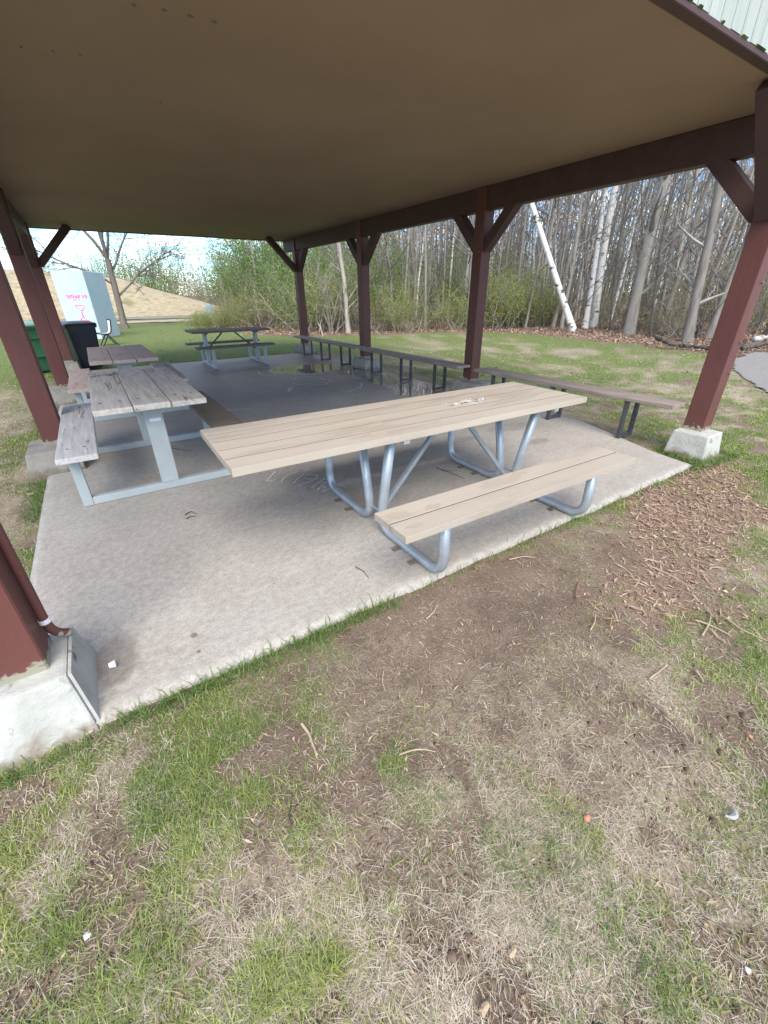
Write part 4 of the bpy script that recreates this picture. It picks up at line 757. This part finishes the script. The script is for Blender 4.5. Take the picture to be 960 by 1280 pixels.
for px_, py_, k, s in ((350, 398, 4, 1.5), (368, 399, 1, 1.9), (335, 398, 0, 2.2), (318, 400, 4, 1.2), (425, 402, 0, 2.0), (455, 401, 1, 1.5), (500, 400, 0, 2.2), (545, 399, 0, 2.0), (610, 399, 0, 1.8), (390, 400, 0, 2.3), (310, 397, 2, 2.2), (300, 398, 0, 1.7)):
    b = gp(px_, py_); shrub(k, b[0], b[1], s * .85)
for px_, py_, s in ((255, 411, .55), (270, 411, .6), (240, 412, .45), (285, 410, .7), (262, 407, .6), (295, 409, .8), (250, 406, .5)): b = gp(px_, py_); shrub(5, b[0], b[1], s)
for k in range(26):
    y = rng.uniform(3, 26); x = forest_edge(y) + rng.uniform(.5, 9); shrub(int(rng.choice([2, 3, 2, 0])), x, y, rng.uniform(.6, 1.0))
for x, y, k, s, lab in ((9.5, 64, 4, 1.7, 'bright green young tree behind the foot of the hill'), (19, 66, 4, 1.6, 'bright green young tree at the end of the hill'), (5, 72, 4, 1.5, 'leafing tree showing above the crest of the hill'), (1, 74, 4, 1.15, 'leafing tree half hidden behind the hill crest'), (13, 74, 2, 2.4, 'brownish leafing tree behind the hill slope'), (17, 75, 2, 2.3, 'brownish leafing tree behind the soil pile'), (22, 72, 2, 2.2, 'brownish leafing tree beside the soil pile')): shrub(k, x, y, s, lab)

# fallen logs at the edge of the woods
def log(name, pts_, r0, mat, label):
    P = np.array([(*gp(px_, py_), z) for px_, py_, z in pts_]); P = curve(P, 9); P[:, 2] += .02 * rng.normal(size=len(P)); P[:, :2] += .035 * rng.normal(size=(len(P), 2)); tag(MB().tube(P, np.linspace(r0, r0 * .5, len(P)) * rng.uniform(.7, 1.25, len(P)), 8).build(name, mat, smooth=True), label, 'log')
log('fallen_log', [(815, 434, .25), (835, 437, .12), (858, 437, .06), (885, 440, .05), (905, 441, .05)], .065, M['log'], 'dark crooked fallen log on the leaf litter behind the benches')
log('fallen_log', [(925, 440, .04), (945, 437, .08), (985, 436, .10)], .09, M['log'], 'dark fallen log lying along the edge of the asphalt path')
log('fallen_log', [(940, 434, .18), (960, 434, .20), (990, 435, .2)], .07, M['log_pale'], 'pale barkless log lying on the dark log by the path')
log('fallen_branch', [(386, 403, 1.2), (395, 412, .6), (404, 422, .0)], .03, M['log_pale'], 'pale dead branch leaning beside the corner post')

# ------------------------------------------------------------------ grass, straw, litter, chips
def blades_mesh(name, P, az, Ln, Wd, e0, e1, colr):
    n_ = len(P); dirv = np.stack([np.cos(az), np.sin(az), np.zeros(n_)], 1); sd_ = np.stack([-np.sin(az), np.cos(az), np.zeros(n_)], 1); zz = np.array([0, 0, 1.])
    h = (Ln / 2)[:, None]; p1 = P + h * (np.cos(e0)[:, None] * dirv + np.sin(e0)[:, None] * zz); p2 = p1 + h * (np.cos(e1)[:, None] * dirv + np.sin(e1)[:, None] * zz); w_ = (Wd / 2)[:, None]
    p1[:, 2] = np.maximum(p1[:, 2], P[:, 2] + .003); p2[:, 2] = np.maximum(p2[:, 2], P[:, 2] + .002)
    V = np.empty((n_, 5, 3)); V[:, 0] = P - sd_ * w_; V[:, 1] = P + sd_ * w_; V[:, 2] = p1 - sd_ * w_ * .8; V[:, 3] = p1 + sd_ * w_ * .8; V[:, 4] = p2
    b_ = np.arange(n_)[:, None] * 5; idx_ = (b_ + np.array([0, 1, 3, 2, 2, 3, 4])).ravel(); st = (np.arange(n_)[:, None] * 7 + np.array([0, 4])).ravel(); tt = np.tile([4, 3], n_)
    me_ = mesh_arrays(name, V.reshape(-1, 3), idx_, st, tt)
    at = me_.attributes.new('tint', 'FLOAT_COLOR', 'POINT'); at.data.foreach_set('color', np.repeat(np.c_[colr, np.ones(n_)], 5, 0).astype(np.float32).ravel()); return me_
def scatter(n_, x0, x1, y0, y1):
    px_ = rng.uniform(x0, x1, n_); py_ = rng.uniform(y0, y1, n_); P = ground_at(px_, py_, -.045); d = np.linalg.norm(P - CAM, axis=1); P[:, 2] = ground_z(P[:, 0], P[:, 1]); return P, d
foots = [(x + PW / 2, y + PW / 2) for x in (PXL, PXR) for y in PY]
def open_ground(P):
    x, y = P[:, 0], P[:, 1]; ok = ~in_slab(x, y, .0) & (y < 34) & ~((np.abs(y - 29.8) < 1.6) & (x < 8))
    for fx, fy in foots: ok &= ~((np.abs(x - fx) < .19) & (np.abs(y - fy) < .19))
    return ok & ~on_path(x, y)
def lerp(a_, b_, t): return np.array(a_) * (1 - t[:, None]) + np.array(b_) * t[:, None]
# near + mid green
P, d = scatter(600000, -260, 1220, 385, 1420); P2, d2 = scatter(330000, -200, 1160, 385, 620); P = np.concatenate([P, P2]); d = np.concatenate([d, d2]); ok = open_ground(P); P, d = P[ok], d[ok]; G, S, D, MU, LI = masks(P[:, 0], P[:, 1])
clump = fbm(P[:, 0] * 22, P[:, 1] * 22, 301, 3); keep = rng.random(len(P)) < np.clip(G ** 1.3 * (.02 + 1.7 * clump) * .95, 0, 1) * np.clip(1.2 - LI, 0, 1); Pg, dg = P[keep], d[keep]; n_ = len(Pg)
print('green blades', n_)
hue = np.clip(fbm(Pg[:, 0] * 2.5, Pg[:, 1] * 2.5, 303) * 1.6 - .3 + .25 * rng.normal(size=n_), 0, 1)
cg = lerp((.14, .225, .07), (.39, .44, .13), hue) * rng.uniform(.75, 1.25, n_)[:, None]
lawn = smooth01((Pg[:, 1] - 8) / 4); cg = cg * (1 - lawn[:, None]) + lawn[:, None] * lerp((.12, .23, .06), (.24, .37, .11), rng.random(n_))
Ln = rng.gamma(5, .0058, n_) * (.75 + .7 * fbm(Pg[:, 0] * 3, Pg[:, 1] * 3, 305)); Ln = np.clip(Ln, .012, .11) * (1 - .3 * lawn); e0 = rng.uniform(.35, 1.35, n_); e1 = e0 - rng.uniform(.2, 1.1, n_)
go = link('grass', blades_mesh('grass', Pg, rng.random(n_) * 6.283, Ln, np.maximum(.0021, dg * .0009) * rng.uniform(.7, 1.3, n_), e0, e1, cg), M['blade']); tag(go, 'short green grass over the bare soil', 'grass', kind='stuff')
# straw, lying nearly flat
P, d = scatter(560000, -260, 1220, 400, 1420); P2, d2 = scatter(200000, -200, 1160, 400, 620); P = np.concatenate([P, P2]); d = np.concatenate([d, d2]); ok = open_ground(P) & (d < 24); P, d = P[ok], d[ok]; G, S, D, MU, LI = masks(P[:, 0], P[:, 1])
mat_ = fbm(P[:, 0] * 14, P[:, 1] * 14, 311, 3); keep = rng.random(len(P)) < np.clip((S ** 1.2 * np.clip(2.6 * (mat_ - .30), 0, 1.3) * 1.15 * np.clip(1.15 - .6 * D, .25, 1) + .05) * np.clip(1.1 - LI, 0, 1), 0, 1); Ps, ds_ = P[keep], d[keep]; n_ = len(Ps); print('straw', n_)
cs = lerp((.42, .355, .255), (.80, .73, .60), rng.random(n_)); cs[rng.random(n_) < .15] *= .55; e0 = rng.uniform(.02, .5, n_); e1 = rng.uniform(-.5, .35, n_); Ps[:, 2] += rng.uniform(0, .008, n_)
azs = rng.normal(size=n_) * 1.1 + 6.28 * fbm(Ps[:, 0] * 5, Ps[:, 1] * 5, 313); so_ = link('dry_grass', blades_mesh('dry_grass', Ps, azs, rng.gamma(4, .0075, n_), np.maximum(.0015, ds_ * .0009) * rng.uniform(.6, 1.2, n_), e0, e1, cs), M['blade']); tag(so_, 'pale dead grass matted over the soil', 'dry grass', kind='stuff')
# fringes along the slab edge and the footings
def fringe(n_, fx, spread, hmin, hmax):
    t = rng.random(n_); P = np.array([fx(q_) for q_ in t]); P[:, :2] += rng.normal(size=(n_, 2)) * spread; P[:, 2] = ground_z(P[:, 0], P[:, 1]); ok_ = open_ground(P); return P[ok_]
segs = [fringe(1300, lambda t: (.35 + 1.3 * t, -.035, 0), .025, 0, 0), fringe(500, lambda t: (1.6 + 3.4 * t, -.03, 0), .02, 0, 0), fringe(900, lambda t: (5.05 + .35 * t, -.05 + .12 * rng.random(), 0), .05, 0, 0), fringe(700, lambda t: (5.2 + .2 * t, .06 + .35 * t, 0), .03, 0, 0),
        fringe(900, lambda t: (-.04, 2.2 + .9 * t, 0), .05, 0, 0), fringe(900, lambda t: (-.03, 3.6 + 6 * t, 0), .05, 0, 0), fringe(220, lambda t: (-.1 + .4 * t, -.06, 0), .02, 0, 0), fringe(500, lambda t: (5.34 + .5 * t, -.06 - .03 * t, 0), .03, 0, 0), fringe(500, lambda t: (5.80, -.05 + .4 * t, 0), .04, 0, 0)]
Pf = np.concatenate(segs); n_ = len(Pf); Lf = rng.gamma(5, .011, n_); e0 = rng.uniform(.7, 1.45, n_)
tag(link('grass', blades_mesh('grass', Pf, rng.random(n_) * 6.283, np.clip(Lf, .03, .17), rng.uniform(.0025, .005, n_), e0, e0 - rng.uniform(.2, 1.0, n_), lerp((.085, .165, .045), (.20, .29, .08), rng.random(n_))), M['blade']), 'taller green grass fringing the slab edge and footings', 'grass', kind='stuff')
# bark mulch chips, leaf litter
def flakes(name, P, L_, W_, tilt, colr, mat, label, cat):
    n_ = len(P); az = rng.random(n_) * 6.283; tl = rng.normal(size=n_) * tilt; dx = np.stack([np.cos(az) * np.cos(tl), np.sin(az) * np.cos(tl), np.sin(tl)], 1); rl = rng.normal(size=n_) * tilt; sdv = np.stack([-np.sin(az) * np.cos(rl), np.cos(az) * np.cos(rl), np.sin(rl)], 1)
    l_ = (L_ / 2)[:, None]; w_ = (W_ / 2)[:, None]; up_ = np.cross(dx, sdv); V = np.empty((n_, 4, 3)); V[:, 0] = P - dx * l_; V[:, 1] = P - sdv * w_ + up_ * w_ * .35; V[:, 2] = P + dx * l_; V[:, 3] = P + sdv * w_ + up_ * w_ * .3
    idx_ = (np.arange(n_)[:, None] * 4 + np.array([0, 1, 2, 0, 2, 3])).ravel(); me_ = mesh_arrays(name, V.reshape(-1, 3), idx_, np.arange(2 * n_) * 3, np.full(2 * n_, 3))
    at = me_.attributes.new('tint', 'FLOAT_COLOR', 'POINT'); at.data.foreach_set('color', np.repeat(np.c_[colr, np.ones(n_)], 4, 0).astype(np.float32).ravel()); return tag(link(name, me_, mat), label, cat, kind='stuff')
n0 = 75000; P = np.c_[rng.uniform(2.4, 6.2, n0), rng.uniform(-1.6, .5, n0), np.zeros(n0)]; ok = open_ground(P); P = P[ok]; MU = masks(P[:, 0], P[:, 1])[3]; P = P[rng.random(len(P)) < MU ** 1.5 * .33 + .004]; n_ = len(P); print('chips', n_)
P[:, 2] = ground_z(P[:, 0], P[:, 1]) + rng.uniform(.003, .016, n_); u = rng.random(n_); cc = lerp((.21, .125, .09), (.48, .34, .26), u); pal = rng.random(n_) < .25; cc[pal] = lerp((.36, .27, .18), (.52, .42, .30), rng.random(pal.sum()))
flakes('wood_chips', P, rng.gamma(2.5, .017, n_), rng.gamma(2.5, .0026, n_) + .002, .3, cc, M['chip'], 'reddish brown bark chips scattered beside the slab corner', 'wood chips')
P, d = scatter(120000, 200, 1150, 386, 470); LI = masks(P[:, 0], P[:, 1])[4]; ok = open_ground(P) & (d < 45) & (rng.random(len(P)) < LI * .8 + .004); P, d = P[ok], d[ok]; n_ = len(P); print('litter', n_); P[:, 2] += rng.uniform(.01, .06, n_)
cl = lerp((.17, .105, .07), (.50, .38, .29), rng.random(n_) ** 1.2); flakes('leaf_litter', P, np.maximum(.07, d * .0045) * rng.uniform(.7, 1.3, n_), np.maximum(.045, d * .003) * rng.uniform(.7, 1.3, n_), .5, cl, M['dryleaf'], 'brown fallen leaves carpeting the edge of the woods', 'leaf litter')
P, d = scatter(5200, -100, 1060, 600, 1350); ok = open_ground(P); P = P[ok]; n_ = len(P); P[:, 2] += .006
cl = lerp((.20, .14, .09), (.48, .38, .26), rng.random(n_)); flakes('plant_debris', P, rng.gamma(3, .007, n_), rng.uniform(.002, .008, n_), .35, cl, M['chip'], 'tiny bits of dry stem and leaf on the soil', 'debris')
# soil clods
P, d = scatter(9000, -60, 1020, 620, 1330); ok = open_ground(P); P = P[ok]; D = masks(P[:, 0], P[:, 1])[2]; P = P[rng.random(len(P)) < D * .8 + .03]; n_ = len(P)
ico = np.array([(1, 0, 0), (-1, 0, 0), (0, 1, 0), (0, -1, 0), (0, 0, 1), (0, 0, -1)], float); fo = np.array([(0, 2, 4), (2, 1, 4), (1, 3, 4), (3, 0, 4), (2, 0, 5), (1, 2, 5), (3, 1, 5), (0, 3, 5)])
V = P[:, None] + ico[None] * (rng.gamma(2, .0022, n_)[:, None, None] * (.6 + .8 * rng.random((n_, 6, 1)))); idx_ = (np.arange(n_)[:, None, None] * 6 + fo).ravel()
tag(link('soil_clods', mesh_arrays('soil_clods', V.reshape(-1, 3), idx_, np.arange(8 * n_) * 3, np.full(8 * n_, 3), True), M['clod']), 'small crumbs of brown soil on the bare ground', 'soil', kind='stuff')

# ------------------------------------------------------------------ small loose things
def stick(name, pix, r0, mat, label, cat='stick', z=None):
    P = np.array([ground_at(px_, py_, -.04) for px_, py_ in pix]); P = curve(P, 5)
    P[:, 2] = (ground_z(P[:, 0], P[:, 1]) + .012 + r0) if z is None else z + r0 * 1.02
    return tag(MB().tube(P, np.linspace(r0, r0 * .5, len(P)), 6).build(name, mat, smooth=True), label, cat)
stick('stick', [(377, 906), (386, 918), (391, 932), (397, 946)], .0065, M['stick'], 'short bent pale stick on the green grass left of the bare soil')
stick('stick', [(499, 944), (515, 938), (530, 937), (545, 940)], .004, M['stick'], 'thin forked pale stick on the brown soil')
stick('stick', [(533, 776), (541, 768), (547, 757)], .004, M['stick'], 'thin stick on bare soil just off the slab edge')
stick('stick', [(722, 730), (719, 745), (722, 757)], .004, M['red_stick'], 'short reddish twig lying on the bare brown soil')
stick('stick', [(738, 788), (744, 776), (743, 770)], .004, M['stick'], 'tiny curved twig near the reddish twig')
stick('stick', [(807, 706), (835, 718), (866, 735)], .005, M['stick'], 'long thin straw stalk beside the bark chips')
stick('stick', [(868, 775), (892, 783), (914, 795)], .005, M['stick'], 'long pale stalk crossing another stalk on the sparse grass')
stick('stick', [(878, 794), (886, 780), (889, 768)], .005, M['stick'], 'short pale stalk crossing the long one on sparse grass')
stick('stick', [(812, 848), (822, 840), (835, 830)], .005, M['stick'], 'pale straw stem slanting on the sparse grass')
stick('stick', [(364, 1010), (362, 1024), (366, 1035)], .004, M['stick_dark'], 'small dark twig standing in the green grass')
stick('stick', [(636, 702), (655, 698), (668, 700)], .004, M['stick'], 'thin pale twig near the bench end on soil')
stick('stick', [(870, 838), (876, 846), (879, 852)], .006, M['stick'], 'small wood splinter on the sparse grass')
stick('stick', [(905, 770), (925, 785), (960, 800)], .004, M['stick'], 'long faded stalk among the sparse grass')
stick('stick', [(480, 838), (478, 852), (482, 864)], .003, M['stick'], 'hair thin twig standing in the bare soil')
stick('debris_twig', [(233, 650), (240, 646), (247, 649)], .004, M['stick_dark'], 'dark curled scrap on the slab before the weathered table', 'debris', .0)
stick('debris_twig', [(235, 655), (240, 652), (246, 652)], .004, M['stick_dark'], 'dark curled scrap on the slab beside the other scrap', 'debris', .0)
stick('debris_twig', [(445, 716), (455, 722), (461, 730)], .003, M['stick_dark'], 'thin dark stem on the slab near the bench foot', 'debris', .0)
stick('debris_twig', [(205, 562), (222, 566), (240, 568)], .003, M['stick_dark'], 'thin dark strand on the slab under the weathered table', 'debris', .0)
stick('debris_twig', [(545, 590), (562, 596), (580, 604)], .003, M['stick_dark'], 'thin dark strand on the slab under the tan table', 'debris', .0)
stick('debris_twig', [(553, 594), (566, 594)], .003, M['stick_dark'], 'short dark strand crossing another under the tan table', 'debris', .0)
def pebble(name, px_, py_, r0, mat, label, cat, z=None, flat=.5, seed=0):
    p = ground_at(px_, py_, -.04 if z is None else z); p[2] = (float(ground_z(p[0], p[1])) + .012) if z is None else z + r0 * flat * .8
    bm = bmesh.new(); bmesh.ops.create_icosphere(bm, subdivisions=2, radius=r0)
    rr = random.Random(seed)
    for v in bm.verts: v.co *= .7 + .6 * rr.random(); v.co.z *= flat
    me_ = bpy.data.meshes.new(name); bm.to_mesh(me_); bm.free(); return tag(link(name, me_, mat, None, tuple(p)), label, cat)
pebble('clod', 242, 795, .014, M['rust'], 'dark crumb on the pale slab near the edge', 'debris', 0, .4, 1); pebble('clod', 248, 815, .008, M['rust'], 'smaller dark crumb on the pale slab edge', 'debris', 0, .4, 2)
pebble('orange_scrap', 735, 1022, .010, M['orange'], 'small orange scrap lying on the bare soil', 'scrap', None, .5, 3); pebble('orange_scrap', 939, 918, .007, M['orange'], 'tiny orange scrap near the right edge of the soil', 'scrap', None, .5, 4)
pebble('white_scrap', 109, 1170, .008, M['white_bit'], 'small white scrap in a dark hollow of the grass', 'scrap', None, .6, 5); pebble('white_scrap', 937, 1210, .007, M['white_bit'], 'tiny white scrap in the sparse grass', 'scrap', None, .6, 6)
def leaf(px_, py_, s, mat, label, seed, z=None):
    p = ground_at(px_, py_, -.04); p[2] = float(ground_z(p[0], p[1])) + .02; rr = np.random.default_rng(seed); a_ = np.linspace(0, 2 * np.pi, 14, endpoint=False); r_ = s * (.6 + .5 * rr.random(14)); V = [(r * math.cos(t), .7 * r * math.sin(t), .25 * s * math.cos(2 * t) * rr.random()) for r, t in zip(r_, a_)] + [(0, 0, .15 * s)]
    F = [(i, (i + 1) % 14, 14) for i in range(14)]; tag(link('fallen_leaf', MB().add(V, F).mesh('fallen_leaf'), mat, None, tuple(p)), label, 'leaf')
leaf(66, 937, .022, M['stick'], 'pale dry leaf on the grass beneath the near concrete footing', 1); leaf(113, 918, .02, M['stick'], 'crumpled dry leaf at the corner of the near concrete footing', 2); leaf(40, 619, .03, M['stick'], 'pale dry leaf on the grass beside the slab', 3); leaf(640, 1190, .014, M['stick'], 'curled brown leaf on the bare patch of soil', 4); leaf(604, 1262, .016, M['stick'], 'curled brown leaf in the dark bare hollow', 5)
# small feather
fp = ground_at(906, 1010, -.04); fp[2] = float(ground_z(fp[0], fp[1])) + .02; V = []; F = []
for i, t in enumerate(np.linspace(0, 1, 9)):
    a_ = 3.5 + 2.4 * t; w_ = .006 * math.sin(math.pi * (.1 + .85 * t)) + .002; cx, cy = .028 * math.cos(a_), .028 * math.sin(a_); V += [(cx * (1 - w_ / .028), cy * (1 - w_ / .028), .002), (cx, cy, .006), (cx * (1 + w_ / .028), cy * (1 + w_ / .028), .001)]
for i in range(8): F += [(i * 3, i * 3 + 1, i * 3 + 4, i * 3 + 3), (i * 3 + 1, i * 3 + 2, i * 3 + 5, i * 3 + 4)]
tag(link('feather', MB().add(V, F).mesh('feather'), M['feather'], None, tuple(fp)), 'small curved grey and white feather on the bare soil', 'feather')
# paper cup by the near footing
cp = empty('paper_cup', (.375, .262, .018), 0, 'tiny white cup lying in the dirt beside the near footing', 'cup'); rg = []
for t, r_ in ((0, .012), (.03, .016)): rg.append([(t * .8 - .015, r_ * math.cos(a_), r_ * math.sin(a_)) for a_ in np.linspace(0, 2 * np.pi, 14, endpoint=False)])
Vc = np.concatenate(rg); Fc = [(i, (i + 1) % 14, 14 + (i + 1) % 14, 14 + i) for i in range(14)] + [tuple(range(13, -1, -1))]
MB().add(Vc, Fc).build('cup_wall', M['white_tie'], cp, smooth=False)
MB().tube([(rg[1][i][0], rg[1][i][1], rg[1][i][2]) for i in list(range(14)) + [0]], .0015, 5).build('rim', M['white_tie'], cp)
print('done')
